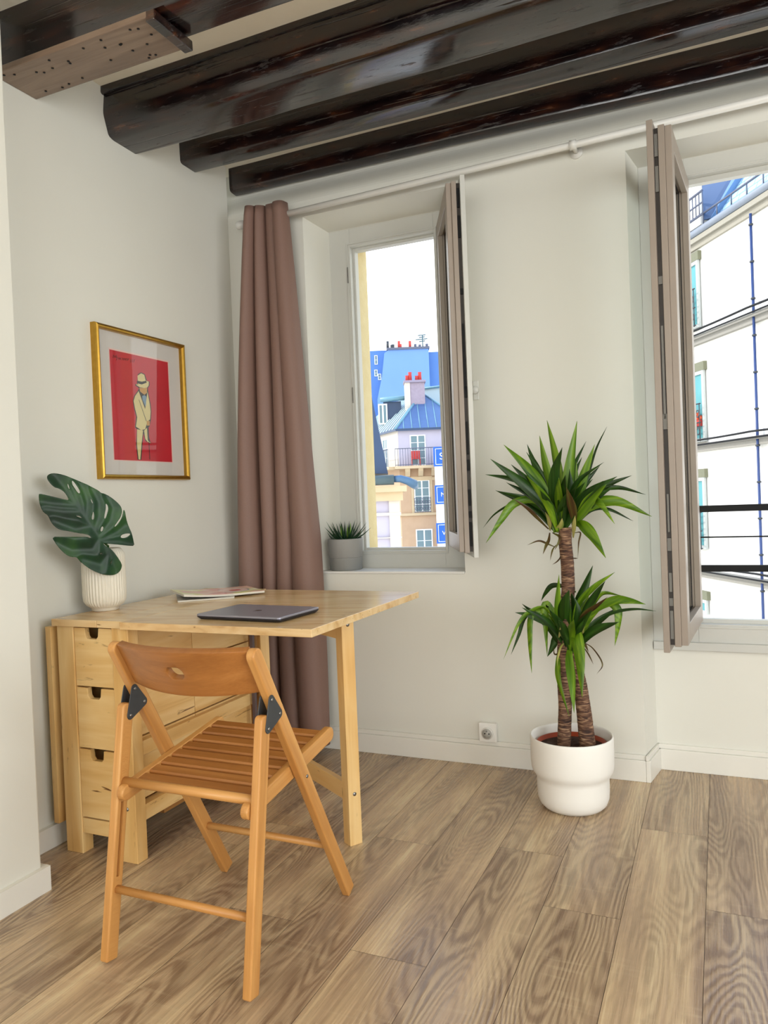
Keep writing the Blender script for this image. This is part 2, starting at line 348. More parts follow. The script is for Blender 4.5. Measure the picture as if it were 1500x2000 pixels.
# window wall (north) with the small window niche and the tall alcove
wn_ = MB()
def slab(poly, z0, z1): wn_.prism([(x, y, z0) for x, y in poly], (0, 0, z1-z0), mi=0)
slab([(-.3, 0), (.386, 0), (.428, .165), (.428, .19), (.50, .19), (.50, .40), (-.3, .40)], 0, 2.37)
slab([(1.062, 0), (1.728, 0), (1.757, .155), (1.757, .18), (1.85, .18), (1.85, .40), (.99, .40), (.99, .19), (1.025, .19), (1.025, .165)], 0, 2.37)
wn_.box(.386, 1.062, 0, .40, 0, .768); wn_.box(.50, .99, .20, .40, .768, .835)
wn_.prism([(.386, 0, 2.312), (.386, .165, 2.285), (.386, .165, 2.37), (.386, 0, 2.37)], (.676, 0, 0))
wn_.box(.386, 1.062, .19, .40, 2.262, 2.37); wn_.box(.386, 1.062, .16, .20, 2.285, 2.37)
wn_.prism([(1.728, 0, 2.302), (1.728, .155, 2.29), (1.728, .155, 2.37), (1.728, 0, 2.37)], (1.372, 0, 0)); wn_.box(1.728, 3.1, .18, .40, 2.292, 2.37); wn_.box(1.728, 3.1, .15, .19, 2.29, 2.37)
wn_.box(1.73, 3.1, .1545, .40, 0, .492)
slab([(3.1, 0), (5.2, 0), (5.2, .40), (3.0, .40), (3.0, .19), (3.07, .19), (3.07, .155)], 0, 2.37)
cv = [(-.3, .095*(1-math.cos(PI*k/12))/2, 2.37+.14*k/12) for k in range(13)]
wn_.prism(cv+[(-.3, .095, ZC), (-.3, .40, ZC), (-.3, .40, 2.37)], (5.5, 0, 0), smooth=False)
wo = wn_.build('wall_north', [M_wall, M_stone], kind='structure')
for p in wo.data.polygons:
    c = p.center
    if c.y > .21: p.material_index = 1
MB().box(-.25, 0, -6.5, .0, 0, ZC).build('wall_west', M_wall, kind='structure')
pw = MB().box(0, .21, -6.5, -1.362, 0, ZC).build('wall_west_pier', M_wall, kind='structure', bevel=.006)
ew = MB(); ew.box(5.0, 5.2, -6.5, -4.6, 0, ZC); ew.box(5.0, 5.2, -1.2, 0, 0, ZC); ew.box(5.0, 5.2, -4.6, -1.2, 0, .55); ew.box(5.0, 5.2, -4.6, -1.2, 2.35, ZC)
ew.build('wall_east', M_wall, kind='structure')
# rear wall with a wide opening made up for the added fill light
rw = MB(); rw.box(-.25, .5, -6.5, -6.3, 0, ZC); rw.box(4.5, 5.2, -6.5, -6.3, 0, ZC); rw.box(.5, 4.5, -6.5, -6.3, 0, .2); rw.box(.5, 4.5, -6.5, -6.3, 2.55, ZC)
rw.build('wall_south', M_wall, kind='structure')

# baseboards: flat board with a thinner cap
def baseb(name, segs, h=.079, cap=.097):
    m = MB()
    for (x0, y0, x1, y1, nx, ny) in segs:
        for (t, a, b) in ((.016, 0, h), (.010, h, cap)):
            m.obox((x0, y0, a), (x1-x0, y1-y0, 0), (nx*t, ny*t, 0), (0, 0, b-a))
    m.build(name, M_base, kind='structure', bevel=.002)
baseb('baseboard_north', [(0, 0, 1.728, 0, 0, -1), (1.728, -.016, 1.757, .155, 1, 0), (1.757, .155, 3.08, .155, 0, -1), (3.1, 0, 5, 0, 0, -1)])
baseb('baseboard_west', [(0, -1.362, 0, 0, 1, 0)], .07, .0705)
baseb('baseboard_pier', [(.21, -6.3, .21, -1.346, 1, 0), (0, -1.362, .21, -1.362, 0, 1)], .07, .0705)

# ------------------------------------------------------------------ ceiling beams
def beam(name, sec0, label, x0=0, x1=4.98, n=90, wav=.006, sag=(0, 0), seed=1):
    rnd = random.Random(seed); m = MB()
    # round the section a little
    sec = []
    k = len(sec0)
    for i in range(k):
        a, p, b = Vector(sec0[i-1]), Vector(sec0[i]), Vector(sec0[(i+1) % k])
        r = .012 if p.y < ZC-.01 else .001
        r = min(r, (a-p).length*.3, (b-p).length*.3)
        sec += [p+(a-p).normalized()*r, p+((a-p).normalized()+(b-p).normalized())*r*.28, p+(b-p).normalized()*r]
    ph = [[rnd.uniform(0, 6.28) for _ in range(5)] for _ in sec]
    amp = [rnd.uniform(.4, 1) for _ in sec]
    vs = []; mid_y = sum(p.x for p in sec)/len(sec)
    S = len(sec)
    for i in range(n+1):
        x = x0+(x1-x0)*i/n
        for j, p in enumerate(sec):
            jj = j//3
            q = ph[0 if p.x < mid_y else 3]; qz = ph[6]
            dy = wav*(math.sin(x*2.1+q[0])*.8+math.sin(x*6.7+q[1])*.3+math.sin(x*17+q[2])*.10)
            dz = wav*(math.sin(x*1.7+qz[3])*.7+math.sin(x*6.1+qz[4])*.15)
            t = (x-x0)/(x1-x0)
            top = p.y > ZC-.01
            vs.append((x, p.x+dy+sag[0]*t, ZC+.01 if top else min(p.y+dz+sag[1]*t, ZC)))
    fs = [(i*S+j, i*S+(j+1) % S, (i+1)*S+(j+1) % S, (i+1)*S+j) for i in range(n) for j in range(S)]
    fs += [tuple(range(S))[::-1], tuple(range(n*S, n*S+S))]
    area2 = sum(sec[i].x*sec[(i+1) % S].y-sec[(i+1) % S].x*sec[i].y for i in range(S))
    if area2 < 0: fs = [f[::-1] for f in fs]
    m.add(vs, fs, (1, 0, 0), 0, True)
    return m
def reg(o, label, cat='beam', group=None):
    o['label'] = label; o['category'] = cat
    if group: o['group'] = group
    return o
BG = 'exposed ceiling beams'
b0r = thing('ceiling_beam', 'dark ceiling beam nearest the viewer, with a stepped cladding on its underside', 'beam', (0, -1.13, 2.43), BG)
beam('', [(-1.215, 2.62), (-1.212, 2.447), (-1.062, 2.447), (-1.055, 2.62)], '', seed=2, wav=.004).build('beam_body', M_beam, b0r)
cl = MB(); cl.box(.0, .603, -1.222, -1.056, 2.425, 2.444); cl.build('underside_cladding', M_clad, b0r, bevel=.003, label='lower cladding board with nail heads')
cs = MB(); cs.obox((.597, -1.222, 2.414), (.03, 0, 0), (0, .17, 0), (0, 0, .03)); cs.build('end_strip', M_beam, b0r, bevel=.003)
nl = MB()
rn = random.Random(5)
for i in range(26):
    x, y = rn.uniform(.03, .58), rn.choice((-1.20, -1.165, -1.12, -1.075))+rn.uniform(-.008, .008)
    nl.lathe([(.004, 0), (.004, .0012), (0, .002)], (x, y, 2.4232), 8)
nl.build('nail_heads', M_black, b0r)
b1r = thing('ceiling_beam', 'thickest dark ceiling beam with worn glossy underside, second from the viewer', 'beam', (0, -.67, 2.44), BG)
beam('', [(-.752, 2.62), (-.765, 2.52), (-.742, 2.448), (-.72, 2.440), (-.578, 2.436), (-.565, 2.62)], '', seed=4, wav=.008).build('beam_body', M_beam, b1r)
beam('', [(-.762, 2.62), (-.765, 2.585), (-.74, 2.583), (-.735, 2.62)], '', seed=14, wav=.003, n=50).build('top_batten', M_beam, b1r)
b2 = beam('', [(-.322, 2.62), (-.318, 2.503), (-.215, 2.500), (-.212, 2.62)], '', seed=6, wav=.006, sag=(.03, .0)).build('ceiling_beam', M_beam, loc=(0, -.27, 2.5)); reg(b2, 'dark squared ceiling beam second from the window wall', group=BG)
b3 = beam('', [(.018, 2.62), (.02, 2.506), (.082, 2.500), (.086, 2.62)], '', seed=7, wav=.005, sag=(-.012, -.035)).build('ceiling_beam', M_beam, loc=(0, .05, 2.5)); reg(b3, 'thin dark ceiling beam right against the window wall', group=BG)

# ------------------------------------------------------------------ windows
def sash(mb_frame, mb_groove, mb_glass, mb_hw, mb_gasket, H, E, z0, z1, T, side):
    """H hinge corner on the outdoor face, E free corner on the outdoor face; side = +1/-1 turns u into the indoor normal"""
    H = Vector((*H, 0)); E = Vector((*E, 0)); u = (E-H); Wd = u.length; u.normalize()
    n = Vector((-u.y, u.x, 0))*side; w = Vector((0, 0, 1))
    bz = .062
    mb_frame.ring(H, u, w, n, .0, Wd-.006, z0, z1, bz, 0, T*.28, 1)           # outdoor step
    mb_frame.ring(H, u, w, n, .0, Wd, z0-.004, z1+.004, bz-.004, T*.28, T*.55, 1)
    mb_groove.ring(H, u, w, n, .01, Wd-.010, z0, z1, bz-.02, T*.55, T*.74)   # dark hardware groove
    mb_frame.ring(H, u, w, n, -.005, Wd+.012, z0-.022, z1+.022, bz+.006, T*.74, T, 1 if side < 0 else 0)  # indoor flange
    mb_frame.ring(H, u, w, n, .055, Wd-.052, z0+.055, z1-.055, .012, T*.55, T*.8)
    g = bz-.012
    mb_glass.obox(H+u*g+w*(z0+g)+n*T*.42, u*(Wd-2*g), w*(z1-z0-2*g), n*.004)
    mb_gasket.ring(H, u, w, n, bz-.006, Wd-bz+.006, z0+bz-.004, z1-bz+.004, .004, T*.40, T*.50)
    c = H+u*(Wd-.0095)
    for (za, zb, ww) in hwz(z0, z1):
        mb_hw.obox(c+w*za+n*(T*.645-ww/2), u*.006, w*(zb-za), n*ww)
    return u, n, Wd
def hwz(z0, z1):
    h = z1-z0
    return [(z0+.02, z0+.11, .010), (z0+.125, z0+.15, .012), (z0+.17, z0+.23, .009), (z0+h*.42, z0+h*.45, .013), (z0+h*.44, z0+h*.62, .007), (z0+h*.70, z0+h*.715, .012), (z1-.20, z1-.12, .010), (z1-.09, z1-.02, .010), (z0+.30, z0+.34, .012), (z0+.36, z0+.48, .006)]
M_groove = mat('shaded_hardware_channel', '#3d3630', '#2f2a26', .5, 30)  # dark colour stands in for shade inside the hardware channel
M_taupe = M_pvc

# window 1
w1 = struct('window_1', (.72, .19, .77))
m = MB()
P = (0, .165, 0); u = (1, 0, 0); w = (0, 0, 1); n = (0, 1, 0)
m.ring(P, u, w, n, .424, 1.03, .768, 2.29, (.104, .105, .078, .085), -.002, .055)
m.ring(P, u, w, n, .519, .932, .838, 2.215, (.018, .018, .02, .022), .03, .065)
m.ring(P, u, w, n, .512, .938, .832, 2.221, (.007, .007, .007, .007), -.006, .01)
m.build('window_frame', M_pvc, w1, bevel=.0015)
MB().box(.388, 1.060, -.006, .165, .762, .772).build('window_sill', M_white, w1, bevel=.002)
k = MB()
for z in (2.08, 1.545): k = MB(); k.box(.5135, .5185, .157, .163, z-.035, z+.035); k.build('strike_plate', M_steel, w1)
fm, gv, gg, hw, gk = MB(), MB(), MB(), MB(), MB()
sash(fm, gv, gg, hw, gk, (.938, .165), (1.123, -.245), .868, 2.222, .068, 1)
s1 = fm.build('casement_sash', [M_pvc, M_sashedge], w1, bevel=.0015, label='casement swung open into the room')
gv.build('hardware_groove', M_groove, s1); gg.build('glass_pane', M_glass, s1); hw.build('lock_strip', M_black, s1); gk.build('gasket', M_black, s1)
# window 2
w2 = struct('window_2', (2.4, .18, .5))
m = MB(); P = (0, .155, 0)
m.ring(P, u, w, n, 1.757, 3.07, .49, 2.292, (.160, .160, .07, .07), -.003, .05)
m.ring(P, u, w, n, 1.912, 2.915, .55, 2.228, (.02, .02, .025, .025), .03, .062)
m.ring(P, u, w, n, 1.906, 2.921, .545, 2.233, (.007, .007, .008, .008), -.006, .01)
m.box(1.757, 3.07, .135, .16, .462, .492)
m.build('window_frame', M_pvc, w2, bevel=.0015)
fm, gv, gg, hw, gk = MB(), MB(), MB(), MB(), MB()
sash(fm, gv, gg, hw, gk, (1.934, .15), (1.900, -.36), .575, 2.205, .072, -1)
s2 = fm.build('casement_sash', [M_pvc, M_sashedge], w2, bevel=.0015, label='casement swung open into the room')
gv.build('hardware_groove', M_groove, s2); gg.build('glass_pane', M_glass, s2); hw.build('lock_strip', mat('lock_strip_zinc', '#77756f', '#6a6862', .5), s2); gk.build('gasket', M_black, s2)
k = MB()
k.box(1.955, 1.965, .15, .2, .6, .6005)
# guard rail outside window 2
gr = thing('window_guard_rail', 'black iron guard rail across the outside of the large right window', 'railing', (2.4, .37, .74))
for z, h in ((.985, .013), (.748, .013)): MB().box(1.852, 2.998, .358, .372, z-h, z+h).build('bar', M_black, gr, bevel=.001)
MB().tube([(1.852, .365, .872), (2.998, .365, .872)], .003, 8).build('thin_rod', M_black, gr)

# ------------------------------------------------------------------ curtain rod and curtain
rod = thing('curtain_rod', 'white round curtain rod running above both windows', 'curtain rod', (1.6, -.07, 2.33))
def rz(x): return 2.305+.0195*(x-.14)
MB().tube([(.135, -.07, rz(.135)), (1.5, -.07, rz(1.5)), (3.3, -.07, rz(3.3))], .0125, 20).build('pole', M_white, rod)
f = MB(); f.tube([(.095, -.07, rz(.1)), (.10, -.07, rz(.1)), (.125, -.07, rz(.1)), (.128, -.07, rz(.1)), (.136, -.07, rz(.1))], [.012, .018, .018, .012, .012], 20); f.build('finial', M_white, rod)
for x in (.12, 1.555, 3.2):
    f = MB(); f.tube([(x, -.0, rz(x)), (x, -.006, rz(x))], .024, 24); f.tube([(x, -.004, rz(x)), (x, -.062, rz(x))], .008, 14)
    f.tube([(x-.012, -.07, rz(x)), (x+.012, -.07, rz(x))], .017, 20)
    f.build('bracket', M_white, rod)
M_curt = mat('mauve_curtain', '#83665a', '#785c51', .6, 300, .1, bscale=900)
cb = MB(); NS, NZ = 180, 60; vs = []
def fold(s, t):
    # four broad pleats that overlap like a gathered eyelet curtain
    ph = s*2*PI*4.1 + .3
    a = math.sin(ph); k = abs(a)**.75*(1 if a > 0 else -1)
    return ph, k
for j in range(NZ+1):
    t = j/NZ; z = 2.355-(2.355-.035)*t
    g = min(1, t*1.35)**.8
    xl = .160-.118*g; xr = .345+.075*min(1, t*1.6)
    for i in range(NS+1):
        s = i/NS; s2 = s+.018*math.sin(4*t+6*s)*g
        ph, k = fold(s2, t)
        am = (.046+.036*g)*(.72+.28*math.sin(s*5.1+1.2)+.10*math.sin(2.3*t+s*8))
        x = xl+(xr-xl)*s + (.015+.013*g)*math.cos(ph)*(.9+.35*math.cos(s*7)) + .004*math.sin(5*t+s*11)
        y = -.094+am*k + .006*math.sin(7*t+s*21)*g
        y = min(y, -.019) if z < .12 else min(y, -.006)
        vs.append((x, y, z+(.004*math.sin(ph) if j == 0 else 0)))
fs = [(j*(NS+1)+i, j*(NS+1)+i+1, (j+1)*(NS+1)+i+1, (j+1)*(NS+1)+i) for j in range(NZ) for i in range(NS)]
cb.add(vs, fs, (0, 0, 1), 0, True)
cu = cb.build('curtain', M_curt, loc=(.25, -.07, .035)); reg(cu, 'long mauve brown curtain gathered at the left end of the rod', 'curtain')
sm = cu.modifiers.new('solid', 'SOLIDIFY'); sm.thickness = .0016

# ------------------------------------------------------------------ wall hook and socket
hk = thing('tieback_hook', 'small white curtain tieback hook on the wall right of the small window', 'hook', (1.137, 0, 1.49))
MB().box(1.124, 1.147, -.005, 0, 1.452, 1.528).build('back_plate', M_white, hk, bevel=.002)
MB().tube([(1.137, -.004, 1.487), (1.137, -.030, 1.487), (1.140, -.031, 1.487), (1.140, -.046, 1.487)], [.011, .011, .016, .014], 20).build('peg', M_white, hk)
sk = thing('wall_socket', 'white French wall socket on the baseboard left of the tall plant', 'socket', (1.138, 0, .13))
M_sock = mat('socket_plastic', '#ecebe6', '#e6e5df', .3, 10)
MB().box(1.100, 1.172, -.026, 0, .096, .172).build('face_plate', M_sock, sk, bevel=.004)
r_ = MB(); r_.tube([(1.136, -.026, .133), (1.136, -.0335, .133)], .0235, 32); r_.build('socket_ring', M_sock, sk)
MB().tube([(1.136, -.0336, .133), (1.136, -.0340, .133)], .0195, 32).build('recess', mat('socket_well', '#b9b8b2', '#aaa9a3', .4), sk)
for (dx, dz, rr, mm) in ((-.0085, 0, .0026, M_black), (.0085, 0, .0026, M_black), (0, .0105, .0026, M_steel)):
    MB().tube([(1.136+dx, -.034, .133+dz), (1.136+dx, -.0352 if mm is M_black else -.041, .133+dz)], rr, 12).build('pin_hole' if mm is M_black else 'earth_pin', mm, sk)

# ------------------------------------------------------------------ framed print
pf = thing('framed_print', 'gold framed red print of a man in a pale suit on the left wall', 'picture', (0, -.625, 1.46))
Y0, Y1, Z0, Z1 = -.868, -.380, 1.186, 1.738
fr = MB()
bw = .017
prof = [(0, 0), (0, .020), (.003, .026), (.009, .029), (.014, .027), (.017, .020), (.017, 0)]
# mitred moulding: corners in order
cor = [(Y0, Z0, 1, 1), (Y1, Z0, -1, 1), (Y1, Z1, -1, -1), (Y0, Z1, 1, -1)]
vs = [(h, y+sy*d, z+sz*d) for (y, z, sy, sz) in cor for (d, h) in prof]
k = len(prof); fs = []
for c in range(4):
    for i in range(k-1): fs.append((c*k+i, c*k+i+1, ((c+1) % 4)*k+i+1, ((c+1) % 4)*k+i))
fr.add(vs, fs, (0, 0, 1)); fr.build('frame', M_gold, pf)
MB().box(.002, .006, Y0+.01, Y1-.01, Z0+.01, Z1-.01).build('mat_board', mat('mat_board', '#d3cfc9', '#cdc9c3', .8, 30), pf)
M_red = mat('print_red', '#c8202f', '#b5192a', .45, 9, .5, bscale=14); M_cream = mat('print_cream', '#dccf94', '#d2c588', .6)
M_ink = mat('print_ink', '#2b2a22', '#20201a', .6); M_skin = mat('print_tan', '#c99a4e', '#bd8c42', .6); M_blue = mat('print_blue', '#7f9cb0', '#7290a6', .6); M_pink = mat('print_edge', '#e9c9bf', '#e2bfb5', .6)
pr = MB(); ya, yb, za, zb = -.787, -.470, 1.257, 1.655
pr.box(.0062, .0070, ya-.003, yb+.006, za-.003, zb+.006, mi=5); pr.box(.0070, .0076, ya, yb, za, zb, mi=0)
def Q(p): # crop coordinates of the print, skewed quad -> y,z
    x, y = p
    s = (x-170)/(1090-170) if y < 400 else (x-(170+(y-130)*.0375))/(905)
    yt = 130+s*200; yl = 1885+s*55
    t = (y-yt)/(yl-yt)
    return (ya+(yb-ya)*s, zb-(zb-za)*t)
def patch(pts, mi, h):
    q = [Q(p) for p in pts]; pr.prism([(.0076, a, b) for a, b in q], (h, 0, 0), mi=mi)
patch([(575, 700), (590, 520), (640, 490), (700, 520), (730, 620), (775, 640), (775, 700), (745, 745), (690, 755), (610, 745), (548, 700), (560, 670)], 2, .0001)
patch([(510, 950), (530, 870), (590, 780), (610, 735), (745, 735), (760, 850), (790, 1000), (800, 1120), (792, 1250), (770, 1360), (745, 1370), (750, 1500), (790, 1640), (700, 1590), (672, 1470), (655, 1640), (635, 1895), (578, 1890), (555, 1640), (568, 1400), (540, 1370), (560, 1200), (530, 1080)], 2, .00015)
patch([(590, 705), (585, 545), (640, 505), (690, 530), (712, 620), (762, 640), (760, 700), (735, 735), (690, 742), (620, 730), (566, 695), (575, 670)], 1, .0003)
patch([(573, 640), (580, 625), (650, 640), (718, 625), (728, 655), (650, 685), (575, 665)], 2, .0005)
patch([(610, 740), (735, 740), (730, 820), (690, 850), (625, 800)], 3, .0003)
patch([(522, 950), (545, 870), (600, 790), (700, 1080), (740, 800), (775, 1000), (788, 1120), (778, 1245), (735, 1280), (700, 1400), (640, 1420), (555, 1360), (575, 1210), (545, 1080)], 1, .0003)
patch([(655, 870), (690, 855), (720, 880), (715, 1000), (705, 1040), (660, 930)], 4, .0005)
patch([(720, 1270), (772, 1270), (770, 1345), (728, 1345)], 3, .0005)
patch([(572, 1400), (665, 1425), (640, 1640), (618, 1890), (592, 1885), (568, 1640)], 1, .0003)
patch([(680, 1425), (728, 1380), (738, 1580), (790, 1630), (740, 1610), (700, 1560)], 1, .0003)
patch([(742, 1350), (750, 1350), (772, 1890), (764, 1890)], 2, .0006)
patch([(600, 930), (606, 928), (720, 1270), (712, 1272)], 2, .0004)
# the artist's handwriting in the corner
def Qs(x, y): a, b = Q((x, y)); return (.0079, a, b)
for st in ([(215, 270), (225, 215), (240, 265), (250, 225), (262, 262)], [(268, 215), (272, 285), (262, 300)], [(285, 250), (300, 290), (312, 255), (322, 295), (335, 260)], [(345, 300), (360, 262), (372, 300), (385, 268), (392, 300)], [(405, 300), (400, 275), (420, 270), (425, 305)], [(438, 300), (440, 275), (455, 280)], [(475, 335), (478, 280)], [(500, 335), (505, 285)], [(525, 335), (530, 290), (545, 290)]):
    pr.tube([Qs(*p) for p in st], .0009, 5, mi=2)
pr.build('print', [M_red, M_cream, M_ink, M_skin, M_blue, M_pink], pf, label='red print of a man in a cream suit and hat')
MB().box(.0190, .0200, Y0+.012, Y1-.012, Z0+.012, Z1-.012).build('glazing', glassmat('picture_glass', (.97, .97, .97)), pf)

# traced leaf outlines in metres
MON_A = [0.077, -1.19]
MON_D = [0.4767, 0.8791]
MON_OUT = [(0.0278, 0.2884), (0.034, 0.2951), (0.0459, 0.2989), (0.0647, 0.2967), (0.0835, 0.2902), (0.1, 0.2824), (0.1191, 0.2745), (0.1432, 0.2627), (0.1675, 0.2494), (0.1822, 0.24), (0.1894, 0.2321), (0.1995, 0.2305), (0.2169, 0.221), (0.2368, 0.2034), (0.2491, 0.1886), (0.2526, 0.1793), (0.2535, 0.1688), (0.2474, 0.1507), (0.2363, 0.1355), (0.2253, 0.1217), (0.2291, 0.1197), (0.2413, 0.1326), (0.2512, 0.1479), (0.2559, 0.166), (0.259, 0.1764), (0.2626, 0.1684), (0.2656, 0.1472), (0.2736, 0.1205), (0.2818, 0.0962), (0.2886, 0.072), (0.2925, 0.0526), (0.2719, 0.0546), (0.2484, 0.0589), (0.2226, 0.0632), (0.2047, 0.0658), (0.192, 0.0666), (0.1858, 0.0709), (0.1942, 0.06), (0.2091, 0.0512), (0.2214, 0.0373), (0.2335, 0.0181), (0.2455, -0.0039), (0.2449, -0.017), (0.2364, -0.0319), (0.2205, -0.0383), (0.2, -0.0369), (0.1798, -0.0319), (0.1601, -0.0224), (0.1407, -0.0104), (0.1216, 0.0066), (0.1077, 0.0229), (0.1019, 0.0305), (0.0862, 0.0317), (0.0698, 0.0411), (0.054, 0.0598), (0.0407, 0.0806), (0.0321, 0.0994), (0.0628, 0.0972), (0.1012, 0.0948), (0.1355, 0.0929), (0.1489, 0.0875), (0.1467, 0.0953), (0.1358, 0.1011), (0.1115, 0.1063), (0.0827, 0.1143), (0.0637, 0.1179), (0.0474, 0.1251), (0.0362, 0.1381), (0.0277, 0.1559), (0.0224, 0.1686), (0.0123, 0.1764), (0.0049, 0.1915), (0.0018, 0.2113), (0.0004, 0.2311), (0.0029, 0.2354), (0.0217, 0.2304), (0.0495, 0.2222), (0.0729, 0.2152), (0.0896, 0.2116), (0.0831, 0.2287), (0.0741, 0.2415), (0.0602, 0.2506), (0.0485, 0.2533), (0.0373, 0.2647), (0.0296, 0.2773)]
MON_HOLES = [[(0.101, 0.2761), (0.1091, 0.2684), (0.1182, 0.253), (0.1244, 0.2402), (0.1233, 0.2321), (0.1173, 0.234), (0.1083, 0.2507), (0.1016, 0.2635)], [(0.0872, 0.2663), (0.0917, 0.2586), (0.0937, 0.2485), (0.0912, 0.2473), (0.088, 0.2562)], [(0.1547, 0.2164), (0.1594, 0.2086), (0.1614, 0.1983), (0.1578, 0.2022)], [(0.1604, 0.1752), (0.1635, 0.1623), (0.1616, 0.1483), (0.1565, 0.1459), (0.1543, 0.1524), (0.1574, 0.1651)], [(0.2019, 0.1994), (0.2092, 0.1914), (0.2099, 0.1784), (0.2039, 0.1605), (0.1982, 0.1478), (0.1937, 0.1493), (0.1964, 0.1634), (0.201, 0.1813)], [(0.187, 0.1238), (0.1919, 0.1209), (0.1888, 0.1095), (0.1836, 0.1064), (0.1805, 0.11), (0.183, 0.1201)], [(0.2444, 0.0866), (0.25, 0.0929), (0.2632, 0.096), (0.2777, 0.0951), (0.2748, 0.0887), (0.2626, 0.0816), (0.2494, 0.0811)], [(0.1055, 0.1618), (0.1165, 0.1618), (0.1247, 0.1551), (0.1234, 0.1534), (0.1138, 0.1569)], [(0.1729, 0.0383), (0.1843, 0.0375), (0.1828, 0.0337), (0.174, 0.0336)], [(0.2164, 0.0142), (0.2133, 0.0014), (0.2078, -0.0059), (0.2101, 0.0043)]]
MON_VEINS = [[(0.1824, 0.0789), (0.1244, 0.1742), (0.097, 0.2157), (0.0771, 0.2539), (0.0525, 0.2894)], [(0.1244, 0.1742), (0.1074, 0.2305), (0.1011, 0.2534)], [(0.1382, 0.1532), (0.1455, 0.2039), (0.1372, 0.2399), (0.1237, 0.2681)], [(0.1614, 0.1162), (0.1783, 0.1565), (0.1805, 0.2027), (0.1623, 0.2444)], [(0.1754, 0.0922), (0.2132, 0.1393), (0.2254, 0.1804), (0.2068, 0.2226)], [(0.1825, 0.0815), (0.2321, 0.1018), (0.2591, 0.1212)], [(0.186, 0.0748), (0.236, 0.0728), (0.2854, 0.059)], [(0.1058, 0.1952), (0.0439, 0.2024), (0.0091, 0.2086)], [(0.1244, 0.1742), (0.0712, 0.1764), (0.0197, 0.186)], [(0.1519, 0.127), (0.1023, 0.1195), (0.0414, 0.1478)], [(0.175, 0.0845), (0.1535, 0.0526), (0.0897, 0.0547), (0.0454, 0.0803)], [(0.1848, 0.0762), (0.2005, 0.031), (0.1763, 0.0019), (0.1223, 0.0218)], [(0.1859, 0.0735), (0.2061, 0.041), (0.2261, -0.0284)]]
